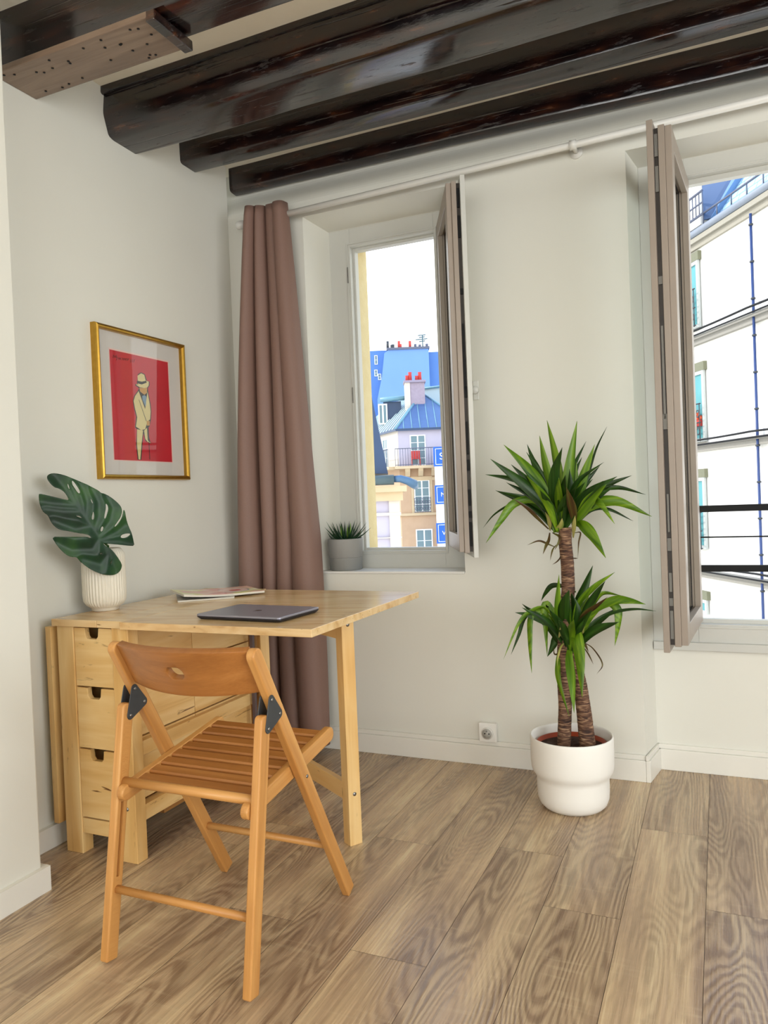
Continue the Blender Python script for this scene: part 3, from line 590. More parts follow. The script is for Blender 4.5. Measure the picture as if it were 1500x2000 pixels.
YUC_TOP = [([(-0.045, 0.0, 1.004), (-0.106, 0.0, 1.096), (-0.182, 0.0, 1.129), (-0.268, 0.0, 1.148)], 0.0187, 0), ([(-0.009, 0.0, 0.961), (-0.053, -0.04, 1.035), (-0.108, -0.08, 1.1), (-0.214, -0.12, 1.196)], 0.0395, 0), ([(-0.013, 0.0, 0.97), (-0.058, -0.007, 1.073), (-0.109, -0.013, 1.155), (-0.192, -0.02, 1.247)], 0.0354, 1), ([(-0.013, 0.0, 0.962), (-0.041, -0.017, 1.026), (-0.086, -0.033, 1.091), (-0.161, -0.05, 1.176)], 0.0354, 0), ([(-0.021, 0.0, 0.979), (-0.072, 0.02, 1.09), (-0.099, 0.04, 1.168), (-0.129, 0.06, 1.249)], 0.0216, 0), ([(-0.013, 0.0, 0.978), (-0.036, 0.007, 1.055), (-0.069, 0.013, 1.132), (-0.123, 0.02, 1.219)], 0.025, 0), ([(-0.009, 0.0, 0.978), (-0.03, 0.0, 1.08), (-0.052, 0.0, 1.173), (-0.071, 0.0, 1.272)], 0.0283, 1), ([(0.0, 0.0, 0.978), (-0.009, 0.027, 1.104), (-0.028, 0.053, 1.203), (-0.06, 0.08, 1.33)], 0.0283, 1), ([(-0.005, 0.0, 0.961), (-0.019, -0.04, 1.046), (-0.008, -0.08, 1.14), (0.027, -0.12, 1.22)], 0.0333, 0), ([(0.012, 0.0, 0.969), (0.012, 0.017, 1.07), (0.021, 0.033, 1.17), (0.049, 0.05, 1.317)], 0.0366, 1), ([(0.012, 0.0, 0.969), (0.01, 0.053, 1.069), (0.021, 0.107, 1.159), (0.06, 0.16, 1.252)], 0.0166, 0), ([(0.02, 0.0, 0.969), (0.026, 0.033, 1.069), (0.031, 0.067, 1.137), (0.053, 0.1, 1.194)], 0.0166, 0), ([(0.032, 0.0, 0.961), (0.053, -0.01, 1.035), (0.073, -0.02, 1.117), (0.117, -0.03, 1.228)], 0.0324, 1), ([(0.036, 0.0, 0.969), (0.068, 0.033, 1.076), (0.104, 0.067, 1.209), (0.141, 0.1, 1.294)], 0.0075, 0), ([(0.025, 0.0, 1.002), (0.036, -0.027, 1.069), (0.071, -0.053, 1.117), (0.151, -0.08, 1.166)], 0.015, 0), ([(0.045, 0.0, 0.977), (0.085, 0.02, 1.042), (0.136, 0.04, 1.089), (0.221, 0.06, 1.121)], 0.0216, 0), ([(0.036, 0.0, 0.965), (0.068, -0.033, 1.006), (0.102, -0.067, 1.051), (0.159, -0.1, 1.094)], 0.0383, 1), ([(0.045, 0.0, 0.977), (0.097, 0.027, 1.066), (0.174, 0.053, 1.083), (0.262, 0.08, 1.055)], 0.0158, 0), ([(0.041, 0.0, 0.969), (0.08, -0.007, 1.018), (0.173, -0.013, 1.039), (0.287, -0.02, 0.984)], 0.0333, 1), ([(0.045, 0.0, 0.973), (0.104, -0.027, 1.038), (0.131, -0.053, 1.033), (0.178, -0.08, 0.965)], 0.0216, 1), ([(0.044, 0.0, 0.964), (0.092, 0.017, 1.008), (0.146, 0.033, 1.01), (0.222, 0.05, 0.968)], 0.0116, 0), ([(0.044, 0.0, 0.964), (0.069, -0.027, 0.961), (0.104, -0.053, 0.929), (0.146, -0.08, 0.856)], 0.0354, 1), ([(-0.029, 0.0, 0.979), (-0.059, -0.013, 1.018), (-0.11, -0.027, 1.054), (-0.217, -0.04, 1.088)], 0.0258, 0), ([(-0.052, 0.0, 0.95), (-0.082, -0.027, 0.99), (-0.109, -0.053, 1.025), (-0.152, -0.08, 1.06)], 0.0125, 2), ([(-0.038, 0.0, 0.983), (-0.088, -0.03, 1.049), (-0.153, -0.06, 1.043), (-0.195, -0.09, 0.987), (-0.241, -0.12, 0.912)], 0.0258, 1), ([(-0.038, 0.0, 0.983), (-0.115, 0.015, 1.053), (-0.185, 0.03, 1.04), (-0.253, 0.045, 1.005), (-0.302, 0.06, 0.956)], 0.0075, 0), ([(0.036, 0.0, 0.96), (0.042, -0.047, 1.003), (0.043, -0.093, 1.045), (0.039, -0.14, 1.09)], 0.0258, 2), ([(-0.009, 0.0, 0.961), (-0.004, -0.04, 1.005), (0.013, -0.08, 1.038), (0.039, -0.12, 1.074)], 0.0216, 0), ([(-0.017, 0.0, 0.97), (-0.019, -0.02, 1.038), (-0.022, -0.04, 1.088), (-0.012, -0.06, 1.141)], 0.0258, 0), ([(0.012, 0.0, 0.969), (0.023, -0.007, 1.028), (0.031, -0.013, 1.086), (0.03, -0.02, 1.152)], 0.0241, 0), ([(0.032, 0.0, 0.969), (0.043, 0.0, 1.043), (0.049, 0.0, 1.101), (0.05, 0.0, 1.176)], 0.015, 1), ([(0.045, 0.0, 0.969), (0.071, -0.007, 1.005), (0.106, -0.013, 1.041), (0.155, -0.02, 1.074)], 0.025, 0), ([(-0.009, 0.0, 0.961), (-0.045, 0.0, 1.021), (-0.099, 0.0, 1.053), (-0.15, 0.0, 1.05)], 0.0208, 0), ([(-0.021, 0.0, 0.97), (-0.048, 0.027, 1.072), (-0.086, 0.053, 1.142), (-0.107, 0.08, 1.196)], 0.0291, 0), ([(-0.033, 0.0, 0.888), (-0.054, -0.017, 0.9), (-0.08, -0.033, 0.912), (-0.116, -0.05, 0.899)], 0.0067, 2), ([(-0.048, 0.0, 0.937), (-0.048, -0.023, 0.913), (-0.052, -0.047, 0.898), (-0.059, -0.07, 0.869)], 0.0108, 2), ([(-0.022, 0.0, 0.899), (-0.034, -0.013, 0.885), (-0.038, -0.027, 0.871), (-0.042, -0.04, 0.845)], 0.005, 2), ([(-0.012, 0.0, 0.877), (-0.012, -0.017, 0.854), (-0.02, -0.033, 0.841), (-0.033, -0.05, 0.832)], 0.0042, 2), ([(0.035, 0.0, 0.935), (0.058, -0.017, 0.936), (0.054, -0.033, 0.904), (0.052, -0.05, 0.854)], 0.005, 2), ([(0.02, 0.0, 0.85), (0.037, -0.025, 0.851), (0.053, -0.05, 0.853)], 0.0037, 2), ([(-0.039, 0.0, 0.937), (-0.009, -0.03, 0.921), (-0.021, -0.06, 0.882)], 0.0083, 2), ([(-0.023, 0.0, 0.937), (-0.015, -0.017, 0.95), (-0.003, -0.033, 0.967), (0.005, -0.05, 0.988)], 0.0187, 3), ([(0.031, 0.0, 0.919), (0.037, -0.02, 0.945), (0.043, -0.04, 0.97), (0.05, -0.06, 0.996)], 0.0133, 3), ([(-0.047, 0.0, 0.945), (-0.043, -0.017, 0.963), (-0.043, -0.033, 0.985), (-0.051, -0.05, 1.01)], 0.0133, 3)]
YUC_LOW = [([(-0.024, 0.0, 0.571), (-0.023, -0.02, 0.64), (-0.021, -0.04, 0.7), (-0.01, -0.06, 0.8)], 0.0236, 1), ([(0.033, 0.0, 0.734), (-0.009, 0.008, 0.752), (-0.049, 0.015, 0.753), (-0.075, 0.023, 0.726), (-0.093, 0.03, 0.697)], 0.016, 0), ([(0.017, 0.0, 0.603), (0.029, 0.013, 0.675), (0.06, 0.027, 0.746), (0.086, 0.04, 0.82)], 0.0275, 0), ([(0.017, 0.0, 0.588), (0.038, -0.013, 0.69), (0.094, -0.027, 0.753), (0.168, -0.04, 0.806)], 0.021, 1), ([(0.032, 0.0, 0.604), (0.066, -0.027, 0.677), (0.104, -0.053, 0.731), (0.142, -0.08, 0.781)], 0.0229, 0), ([(0.047, 0.0, 0.596), (0.076, 0.027, 0.677), (0.111, 0.053, 0.724), (0.169, 0.08, 0.714)], 0.0175, 1), ([(0.046, 0.0, 0.573), (0.089, -0.015, 0.669), (0.158, -0.03, 0.71), (0.209, -0.045, 0.713), (0.262, -0.06, 0.705)], 0.0267, 1), ([(0.054, 0.0, 0.581), (0.108, -0.025, 0.641), (0.166, -0.05, 0.676), (0.233, -0.075, 0.691), (0.296, -0.1, 0.69)], 0.0092, 0), ([(0.071, 0.0, 0.635), (0.126, -0.008, 0.699), (0.166, -0.015, 0.685), (0.169, -0.023, 0.634), (0.158, -0.03, 0.561)], 0.0252, 1), ([(0.033, 0.0, 0.619), (0.062, -0.033, 0.663), (0.105, -0.067, 0.695), (0.15, -0.1, 0.732)], 0.0145, 2), ([(-0.025, 0.0, 0.594), (-0.048, -0.005, 0.664), (-0.069, -0.01, 0.691), (-0.072, -0.015, 0.634), (-0.068, -0.02, 0.515)], 0.0252, 1), ([(-0.028, 0.0, 0.602), (-0.068, -0.02, 0.681), (-0.122, -0.04, 0.668), (-0.158, -0.06, 0.623), (-0.206, -0.08, 0.509)], 0.013, 1), ([(-0.028, 0.0, 0.609), (-0.087, -0.005, 0.675), (-0.142, -0.01, 0.647), (-0.167, -0.015, 0.58), (-0.195, -0.02, 0.513)], 0.013, 0), ([(-0.021, 0.0, 0.602), (-0.074, -0.017, 0.63), (-0.12, -0.033, 0.655), (-0.167, -0.05, 0.667)], 0.0191, 0), ([(-0.028, 0.0, 0.602), (-0.077, -0.015, 0.665), (-0.115, -0.03, 0.651), (-0.119, -0.045, 0.56), (-0.115, -0.06, 0.463)], 0.0198, 1), ([(-0.021, 0.0, 0.602), (-0.039, 0.0, 0.578), (-0.049, 0.0, 0.55), (-0.072, 0.0, 0.508)], 0.0229, 0), ([(0.008, 0.0, 0.557), (0.011, -0.047, 0.512), (0.024, -0.093, 0.448), (0.038, -0.14, 0.36)], 0.0275, 1), ([(0.017, 0.0, 0.58), (0.039, -0.04, 0.596), (0.054, -0.08, 0.522), (0.062, -0.12, 0.406)], 0.0362, 1), ([(0.01, 0.0, 0.557), (0.02, -0.047, 0.604), (0.028, -0.093, 0.653), (0.038, -0.14, 0.701)], 0.0053, 1), ([(0.001, 0.0, 0.579), (0.0, -0.02, 0.641), (0.005, -0.04, 0.693), (0.022, -0.06, 0.749)], 0.0458, 0), ([(0.009, 0.0, 0.58), (0.027, -0.007, 0.635), (0.03, -0.013, 0.682), (0.022, -0.02, 0.733)], 0.0458, 0), ([(-0.031, 0.0, 0.539), (-0.03, -0.033, 0.492), (-0.021, -0.067, 0.443), (0.014, -0.1, 0.336)], 0.0175, 1), ([(0.009, 0.0, 0.572), (-0.016, -0.033, 0.554), (-0.022, -0.067, 0.523), (-0.019, -0.1, 0.5)], 0.0061, 3), ([(0.046, 0.0, 0.566), (0.085, -0.017, 0.548), (0.117, -0.033, 0.5), (0.1, -0.05, 0.469)], 0.0046, 2), ([(0.049, 0.0, 0.551), (0.07, -0.02, 0.529), (0.089, -0.04, 0.498)], 0.0046, 2), ([(0.046, 0.0, 0.566), (0.059, -0.01, 0.557), (0.071, -0.02, 0.534)], 0.0076, 2), ([(0.039, 0.0, 0.581), (0.05, -0.01, 0.621), (0.071, -0.02, 0.661), (0.081, -0.03, 0.675)], 0.0229, 1), ([(0.028, 0.0, 0.584), (0.045, 0.0, 0.635), (0.068, 0.0, 0.666), (0.103, 0.0, 0.689)], 0.0191, 0), ([(-0.015, 0.0, 0.556), (-0.027, -0.02, 0.528), (-0.039, -0.04, 0.528), (-0.036, -0.06, 0.555)], 0.0053, 2), ([(-0.021, 0.0, 0.548), (-0.019, -0.017, 0.574), (-0.016, -0.033, 0.6), (-0.013, -0.05, 0.626)], 0.0191, 3), ([(0.046, 0.0, 0.566), (0.05, -0.017, 0.588), (0.055, -0.033, 0.61), (0.068, -0.05, 0.64)], 0.0137, 3)]
TRUNK_A = [(-0.027, 0.0, 0.205), (-0.017, 0.0, 0.339), (-0.019, 0.0, 0.48), (-0.007, 0.0, 0.621), (0.008, 0.0, 0.744), (0.008, 0.0, 0.832), (0.003, 0.0, 0.902), (0.005, 0.0, 0.954)]
TRUNK_B = [(0.055, 0.0, 0.222), (0.047, 0.0, 0.309), (0.037, 0.0, 0.413), (0.023, 0.0, 0.5), (0.005, 0.0, 0.56)]

# ================================================================== GATELEG TABLE
tb = thing('gateleg_table', 'light birch gateleg table with drawers and one leaf raised', 'table', (.22, -.76, 0))
FY, BY = -1.145, -.375
tp = MB(); tp.box(.066, .2520, FY-.012, BY+.012, .718, .74, (1, 0, 0)); tp.box(.2532, .3535, FY-.012, BY+.012, .718, .74, (1, 0, 0))
tp.build('table_top', M_birch_top, tb, bevel=.0015)
lf = MB()
lf.box(.3550, 1.010, FY-.025, BY-.012, .718, .74, (1, .25, 0))
lf.build('raised_leaf', M_birch_top, tb, bevel=.0015)
MB().box(.030, .052, FY-.005, BY+.005, .085, .713, (0, 0, 1)).build('folded_leaf', M_birch, tb, bevel=.0015)
for y in (-1.0, -.55): MB().box(.050, .068, y, y+.06, .70, .716).build('leaf_hinge', M_steel, tb)
for (xa, xb) in ((.075, .142), (.298, .362)):
    for (y0, y1) in ((FY, FY+.045), (BY-.045, BY)):
        MB().box(xa, xb, y0, y1, 0, .718, (0, 0, 1)).build('leg', M_birch, tb, bevel=.002)
# drawers with a finger notch
for (zb_, zt) in ((.531, .713), (.337, .526), (.118, .332)):
    x0_, x1_ = .1435, .2965; c = .215
    poly = [(x0_, zb_), (x1_, zb_), (x1_, zt), (c+.028, zt), (c+.025, zt-.026), (c+.018, zt-.034), (c-.018, zt-.034), (c-.025, zt-.026), (c-.028, zt), (x0_, zt)]
    d = MB(); d.prism([(x, FY+.004, z) for x, z in poly], (0, .018, 0), (1, 0, 0)); do = d.build('drawer', M_birch, tb, bevel=.0008)
MB().box(.1425, .2975, FY+.004, FY+.02, .066, .113, (1, 0, 0)).build('lower_rail', M_birch, tb, bevel=.001)
MB().box(.142, .298, FY+.20, BY-.02, .07, .712, (0, 1, 0)).build('carcass', M_birch_dk, tb)
MB().box(.122, .1405, FY+.046, BY-.046, .07, .712, (0, 1, 0)).build('light_stop_panel', M_birch, tb)  # unseen panel added to stop light leaking in behind the drawers
# side panels facing the raised leaf
sp = MB()
for (za_, zb_) in ((.556, .715), (.372, .551), (.176, .367)):
    for (y0, y1) in ((FY+.047, -.815), (-.812, -.478)):
        sp.box(.318, .338, y0, y1, za_, zb_, (0, 1, 0))
sp.build('side_panels', M_birch, tb, bevel=.001)
MB().box(.300, .317, FY+.046, BY-.046, .10, .71).build('panel_backing', M_birch_dk, tb)
MB().box(.3385, .360, FY+.046, -.47, .318, .362, (0, 1, 0)).build('side_rail', M_birch, tb, bevel=.0015)
MB().box(.325, .360, FY+.046, BY-.046, .118, .166, (0, 1, 0)).build('side_rail', M_birch, tb, bevel=.0015)
# gate: pivot post, outer leg, two rails
gp = Vector((.386, -.452, 0)); gl = Vector((.918, -.800, 0)); gd = (gl-gp).normalized(); gn = Vector((-gd.y, gd.x, 0))
gt = MB(); gt.obox(gp-gd*.018-gn*.018+Vector((0, 0, .09)), gd*.036, gn*.036, Vector((0, 0, .62)), (0, 0, 1)); g0 = gt.build('gate_post', M_birch, tb, bevel=.0015)
gt = MB(); gt.obox(gl-gd*.020-gn*.022, gd*.040, gn*.044, Vector((0, 0, .712)), (0, 0, 1)); g1 = gt.build('gate_leg', M_birch, tb, bevel=.0015)
for (a, b) in ((.640, .700), (.130, .185)):
    L = (gl-gp).length; gt = MB(); gt.obox(gp+gd*.018-gn*.010+Vector((0, 0, a)), gd*(L-.038), gn*.020, Vector((0, 0, b-a)), gd); gt.build('gate_rail', M_birch, tb, bevel=.001)
for z in (.69, .16): MB().tube([gl+gd*.0195+Vector((0, 0, z)), gl+gd*.0215+Vector((0, 0, z))], .006, 14).build('screw_head', M_steel, tb)
MB().tube([(.330, FY, .165), (.330, FY-.002, .165)], .006, 14).build('screw_head', M_steel, tb)
MB().box(.372, .384, -.52, -.505, .10, .70).build('gate_hinge_plate', mat('hinge_plate', '#6e6166', '#5b5055', .4, metal=.6), tb)

# ================================================================== FOLDING CHAIR
ch = thing('folding_chair', 'varnished beech folding chair with slatted seat and curved backrest', 'chair', (.84, -1.32, 0))
XL0, XL1, XR0, XR1 = .629, .652, 1.030, 1.052
lt, lb = (-1.503, .768), (-1.078, -.002)
def linept(z): 
    t = (z-lb[1])/(lt[1]-lb[1]); return lb[0]+(lt[0]-lb[0])*t
for (xa, xb) in ((XL0, XL1), (XR0, XR1)):
    # long frame leg, backrest to front foot
    a = (linept(.755), .752); b = (linept(.004), .008)
    o = [(p.x, p.y) for p in stadium(b, a, .036, r0=.25, r1=1.)]
    MB().prism([(xa, y, max(z, .001)) for y, z in o], (xb-xa, 0, 0), (0, b[0]-a[0], b[1]-a[1])).build('long_leg', M_beech, ch, bevel=.0035)
    # short rear leg up to the hinge plate
    a = (-1.4635, .597); b = (-1.557, .006)
    o = [(p.x, p.y) for p in stadium(b, a, .036, r0=.25, r1=.7)]
    mb = MB(); mb.prism([(xa, y, max(z, .001)) for y, z in o], (xb-xa, 0, 0), (0, b[0]-a[0], b[1]-a[1])); rl = mb.build('rear_leg', M_beech, ch, bevel=.0035)
    if xa == XL0:
        # slot routed into the inner face
        sl = MB(); dd = (Vector((0, a[0], a[1]))-Vector((0, b[0], b[1]))).normalized(); qv = Vector((0, -dd.z, dd.y))
        p0 = Vector((xb-.010, b[0], b[1]))+dd*.19
        sl.obox(p0-qv*.005, dd*.175, qv*.010, Vector((.02, 0, 0))); cut = sl.build('cutter', M_beech)
        bo_ = rl.modifiers.new('slot', 'BOOLEAN'); bo_.operation = 'DIFFERENCE'; bo_.object = cut; bo_.solver = 'EXACT'
        bpy.context.view_layer.update()
        me = bpy.data.meshes.new_from_object(rl.evaluated_get(bpy.context.evaluated_depsgraph_get())); rl.modifiers.clear(); rl.data = me
        bpy.data.objects.remove(cut)
# hinge plates: rounded triangles with three rivets
for xs in (XL1, XR1, XL0-.0025, XR0-.0025):
    pts = [(-1.444, .628), (-1.462, .566), (-1.412, .588)]
    ctr = Vector((sum(p[0] for p in pts)/3, sum(p[1] for p in pts)/3)); out = []
    for i, p in enumerate(pts):
        p = Vector(p); a = Vector(pts[i-1]); b = Vector(pts[(i+1) % 3]); r = .011
        na = (p-a).normalized(); nb = (b-p).normalized()
        # outward normals
        def on_(d): 
            q = Vector((d.y, -d.x)); return q if q.dot(p-ctr) > 0 else -q
        n1, n2 = on_(na), on_(nb); a1 = math.atan2(n1.y, n1.x); a2 = math.atan2(n2.y, n2.x)
        da = (a2-a1+PI) % (2*PI)-PI
        for k in range(6): th = a1+da*k/5; out.append(p+Vector((math.cos(th), math.sin(th)))*r)
    hp = MB(); hp.prism([(xs, p.x, p.y) for p in out], (.0025, 0, 0)); ho = hp.build('hinge_plate', M_dark, ch, bevel=.0006, label='dark grey metal hinge plate')
    s_ = 1 if xs in (XL1, XR1) else -1; xf = xs+.0025 if s_ > 0 else xs
    for p in pts: MB().tube([(xf, p[0], p[1]), (xf+s_*.0015, p[0], p[1]), (xf+s_*.002, p[0], p[1])], [.004, .0037, .002], 12).build('rivet', M_steel, ho)
# seat rails (inside the legs)
ra, rb = (-1.522, .388), (-1.105, .452)
for (xa, xb) in ((XL1+.0015, XL1+.0215), (XR0-.0215, XR0-.0015)):
    o = [(p.x, p.y) for p in stadium(ra, rb, .038, r0=1., r1=.9)]
    MB().prism([(xa, y, z) for y, z in o], (xb-xa, 0, 0), (0, 1, .15)).build('seat_rail', M_beech, ch, bevel=.003)
# seat slats
sv = Vector((0, rb[0]-ra[0], rb[1]-ra[1])).normalized(); su = Vector((0, -sv.z, sv.y))
for i in range(8):
    s0 = .072+i*.0435; c = Vector((0, ra[0], ra[1]))+sv*s0+su*.0035
    wd = .034
    o = [c-sv*wd/2, c+sv*wd/2, c+sv*wd/2+su*.009, c+sv*(wd/2-.004)+su*.013, c-sv*(wd/2-.004)+su*.013, c-sv*wd/2+su*.009]
    MB().prism([(XL1+.004, p.y, p.z) for p in o], (XR0-XL1-.008, 0, 0), (1, 0, 0)).build('seat_slat', M_beech2, ch, bevel=.002)
c = Vector((0, ra[0], ra[1]))+sv*.034+su*.018
MB().tube([(XL1-.004, c.y, c.z), (XR0+.004, c.y, c.z)], .0115, 18).build('rear_seat_bar', M_beech, ch)
def rung(y, z, r): return MB().tube([(XL1-.004, y, z), (XR0+.004, y, z)], r, 16).build('stretcher', M_beech, ch)
rung(-1.531, .165, .0095); rung(linept(.172), .172, .0095)
MB().tube([(XR1, linept(.40)+.003, .40), (XR1+.0015, linept(.40)+.003, .40)], .0045, 12).build('pivot_bolt', M_steel, ch)
MB().tube([(XL0, linept(.40)+.003, .40), (XL0-.0015, linept(.40)+.003, .40)], .0045, 12).build('pivot_bolt', M_steel, ch)
# curved backrest with an oval finger hole
bk = bmesh.new(); NX, NZ_ = 48, 12
x0_, x1_ = XL1+.0, XR0-.0
zt_, zb_ = .752, .648
ldir = Vector((0, linept(1)-linept(0), 1)).normalized()
hc = (.505, .52)
def backpt(s, t, off):
    x = x0_+(x1_-x0_)*s; arc = 1-(2*s-1)**2
    z = zb_+(zt_-zb_)*t + .006*arc*(t-1)*.5
    if t == 0: z += 0
    z += -.008*arc*(1-t)
    y = linept(z)+.006 - .052*arc
    return Vector((x, y-off, z))
# build by Delaunay of outline + hole in (s,t)
out2 = [(i/NX, 0) for i in range(NX)]+[(1, j/NZ_) for j in range(NZ_)]+[(1-i/NX, 1) for i in range(NX)]+[(0, 1-j/NZ_) for j in range(NZ_)]
asp = (x1_-x0_)/(zt_-zb_)
hole2 = []
hx, hy, hr = .014/(x1_-x0_), 0, .0145
for k in range(24):
    a = 2*PI*k/24; cx = hx*(1 if math.cos(a) > 0 else -1)*.6
    hole2.append((hc[0]+cx+hr*math.cos(a)/(x1_-x0_), hc[1]+hr*math.sin(a)/(zt_-zb_)))
inner = [(i/NX, j/NZ_) for i in range(1, NX) for j in range(1, NZ_) if not ((i/NX-hc[0])**2/(.075)**2+(j/NZ_-hc[1])**2/(.17)**2 < 1)]
def tri(outline, holes, pts, eps=1e-7):
    V = [Vector(p) for p in outline]; E_ = [(i, (i+1) % len(outline)) for i in range(len(outline))]
    for h in holes:
        o = len(V); V += [Vector(p) for p in h]; E_ += [(o+i, o+(i+1) % len(h)) for i in range(len(h))]
    V += [Vector(p) for p in pts]
    vo, eo, fo, *_r = delaunay_2d_cdt(V, E_, [], 0, eps)
    def inside(p, poly):
        c = False; j = len(poly)-1
        for i in range(len(poly)):
            xi, yi = poly[i][0], poly[i][1]; xj, yj = poly[j][0], poly[j][1]
            if (yi > p[1]) != (yj > p[1]) and p[0] < (xj-xi)*(p[1]-yi)/(yj-yi)+xi: c = not c
            j = i
        return c
    F = []
    for f in fo:
        g = sum((vo[i] for i in f), Vector((0, 0)))/len(f)
        if inside(g, outline) and not any(inside(g, h) for h in holes): F.append(tuple(f))
    return vo, F
vo, F = tri(out2, [hole2], inner)
mb = MB(); mb.add([backpt(p.x, p.y, .0) for p in vo], F, (1, 0, 0), 0, True)
bo = mb.build('backrest', M_beech2, ch)
sm = bo.modifiers.new('solid', 'SOLIDIFY'); sm.thickness = .018; sm.offset = 0
bv = bo.modifiers.new('bevel', 'BEVEL'); bv.width = .003; bv.segments = 2; bv.limit_method = 'ANGLE'; bv.angle_limit = math.radians(60)

# ================================================================== LAPTOP, MAGAZINES
lp = thing('laptop', 'closed grey laptop lying on the raised table leaf', 'laptop', (.725, -.985, .74))
M_alu = mat('space_grey_aluminium', '#a2a2b0', '#9898a6', .34, 200, metal=.65); M_aludk = mat('laptop_underside', '#3a3a42', '#303038', .45, metal=.6)
M_logo = mat('laptop_logo', '#1c1d24', '#16171d', .12, metal=.6)
ang = math.radians(-3.5)
def lpx(x, y, z): return (.725+x*math.cos(ang)-y*math.sin(ang), -.985+x*math.sin(ang)+y*math.cos(ang), z)
def rrect(hx, hy, r, n=6):
    o = []
    for (cx, cy, a0) in ((hx-r, hy-r, 0), (-hx+r, hy-r, 90), (-hx+r, -hy+r, 180), (hx-r, -hy+r, 270)):
        for k in range(n+1):
            a = math.radians(a0+90*k/n); o.append((cx+r*math.cos(a), cy+r*math.sin(a)))
    return o
R1 = rrect(.152, .106, .012); R2 = rrect(.146, .100, .012)
b = MB(); k = len(R1)
b.add([lpx(x, y, .7415) for x, y in R2]+[lpx(x, y, .7478) for x, y in R1]+[lpx(x, y, .7505) for x, y in R1], [tuple(range(k))[::-1]]+[(i, (i+1) % k, (i+1) % k+k, i+k) for i in range(k)]+[(i+k, (i+1) % k+k, (i+1) % k+2*k, i+2*k) for i in range(k)]+[tuple(range(2*k, 3*k))])
b.build('base', M_aludk, lp)
b = MB(); R3 = rrect(.1505, .1045, .012)
b.add([lpx(x, y, .7510) for x, y in R1]+[lpx(x, y, .7550) for x, y in R1]+[lpx(x, y, .7562) for x, y in R3], [tuple(range(k))[::-1]]+[(i, (i+1) % k, (i+1) % k+k, i+k) for i in range(k)]+[(i+k, (i+1) % k+k, (i+1) % k+2*k, i+2*k) for i in range(k)]+[tuple(range(2*k, 3*k))])
lid = b.build('lid', M_alu, lp)
# apple-shaped mark on the lid: bitten fruit and leaf
lo = MB(); o = []
for i in range(36):
    t = 2*PI*i/36; r = .0115*(1+.10*math.cos(2*t)*.5-.06*math.sin(t)) 
    x, y = r*math.cos(t), r*math.sin(t)*1.02
    if abs(t-PI/2) < .35: y -= .0022*(1-abs(t-PI/2)/.35)
    if abs(t-3*PI/2) < .3: y += .0012*(1-abs(t-3*PI/2)/.3)
    d = math.hypot(x-.0135, y-.001)
    if d < .0055: x = .0135-math.sqrt(max(0, .0055**2-(y-.001)**2))
    o.append((x, y))
lo.prism([lpx(-x, -y-.002, .7562) for x, y in o], (0, 0, .0002))
lo.prism([lpx(-x, -y-.002, .7562) for x, y in [(.0005, .0125), (.0055, .0145), (.0065, .0195), (.0015, .0175)]], (0, 0, .0002))
lo.build('logo', M_logo, lid)
for sx_, sy_ in ((-1, -1), (1, -1), (-1, 1), (1, 1)): 
    x, y, z = lpx(sx_*.12, sy_*.08, .74); MB().lathe([(.006, 0), (.006, .0018)], (x, y, z), 14).build('rubber_foot', M_black, lp)

M_page = mat('magazine_pages', '#d8d4c8', '#c9c4b6', .6)
def mag_cover(name, cols):
    m = bpy.data.materials.new(name); m.use_nodes = True; nt = m.node_tree; b = nt.nodes['Principled BSDF']; L = nt.links.new
    at = N(nt, 'ShaderNodeAttribute', attribute_name='grain'); mp = N(nt, 'ShaderNodeMapping'); mp.inputs['Scale'].default_value = (9, 9, 9); L(at.outputs['Vector'], mp.inputs[0])
    no = N(nt, 'ShaderNodeTexNoise'); no.inputs['Scale'].default_value = 1; no.inputs['Detail'].default_value = 1; L(mp.outputs[0], no.inputs['Vector'])
    r = ramp(nt, cols); r.color_ramp.interpolation = 'EASE'; L(no.outputs[0], r.inputs[0]); L(r.outputs[0], b.inputs['Base Color']); b.inputs['Roughness'].default_value = .25
    return m
def magazine(name, label, c, ang, w_, h_, t_, z0, cover, lift, extra=None):
    g = thing(name, label, 'magazine', (c[0], c[1], z0), 'magazines on the table')
    ca, sa = math.cos(ang), math.sin(ang)
    def P_(x, y, z): return (c[0]+x*ca-y*sa, c[1]+x*sa+y*ca, z)
    n_ = 14
    def sheet(za, zb, ins, nm, mt, goff):
        mb = MB(); vs = []
        for i in range(n_+1):
            x = (-w_/2+ins)+(w_-2*ins)*i/n_; l = lift*max(0, (-x/w_+.15))**2*2.2
            for (y, z) in ((-h_/2+ins, za), (h_/2-ins, za), (h_/2-ins, zb), (-h_/2+ins, zb)): vs.append(P_(x, y, z+l))
        fs = [(i*4+j, (i+1)*4+j, (i+1)*4+(j+1) % 4, i*4+(j+1) % 4) for i in range(n_) for j in range(4)]+[(0, 1, 2, 3), tuple(n_*4+j for j in (3, 2, 1, 0))]
        mb.add(vs, fs, (1, 0, 0), goff=goff); return mb.build(nm, mt, g)
    sheet(z0+.0002, z0+t_-.0008, .0015, 'pages', M_page, (0, 0, 0)); s = sheet(z0+t_-.0008, z0+t_, 0, 'cover', cover, (3, 1, 0))
    if extra:
        for qi, (px, py, r_, mt) in enumerate(extra):
            mb = MB(); q = [P_(px+r_*math.cos(2*PI*k/28), py+r_*math.sin(2*PI*k/28), z0+t_+.0001+lift*max(0, (-px/w_+.15))**2*2.2) for k in range(28)]
            mb.prism(q, (0, 0, .0003+.0003*qi)); mb.build('cover_motif', mt, s)
    return g
magazine('magazine', 'thin grey magazine lying underneath the colourful one on the table', (.235, -.60), math.radians(40), .20, .27, .006, .7403, mag_cover('cover_grey', [(.3, '#b9b5ab'), (.6, '#99958c')]), 0)
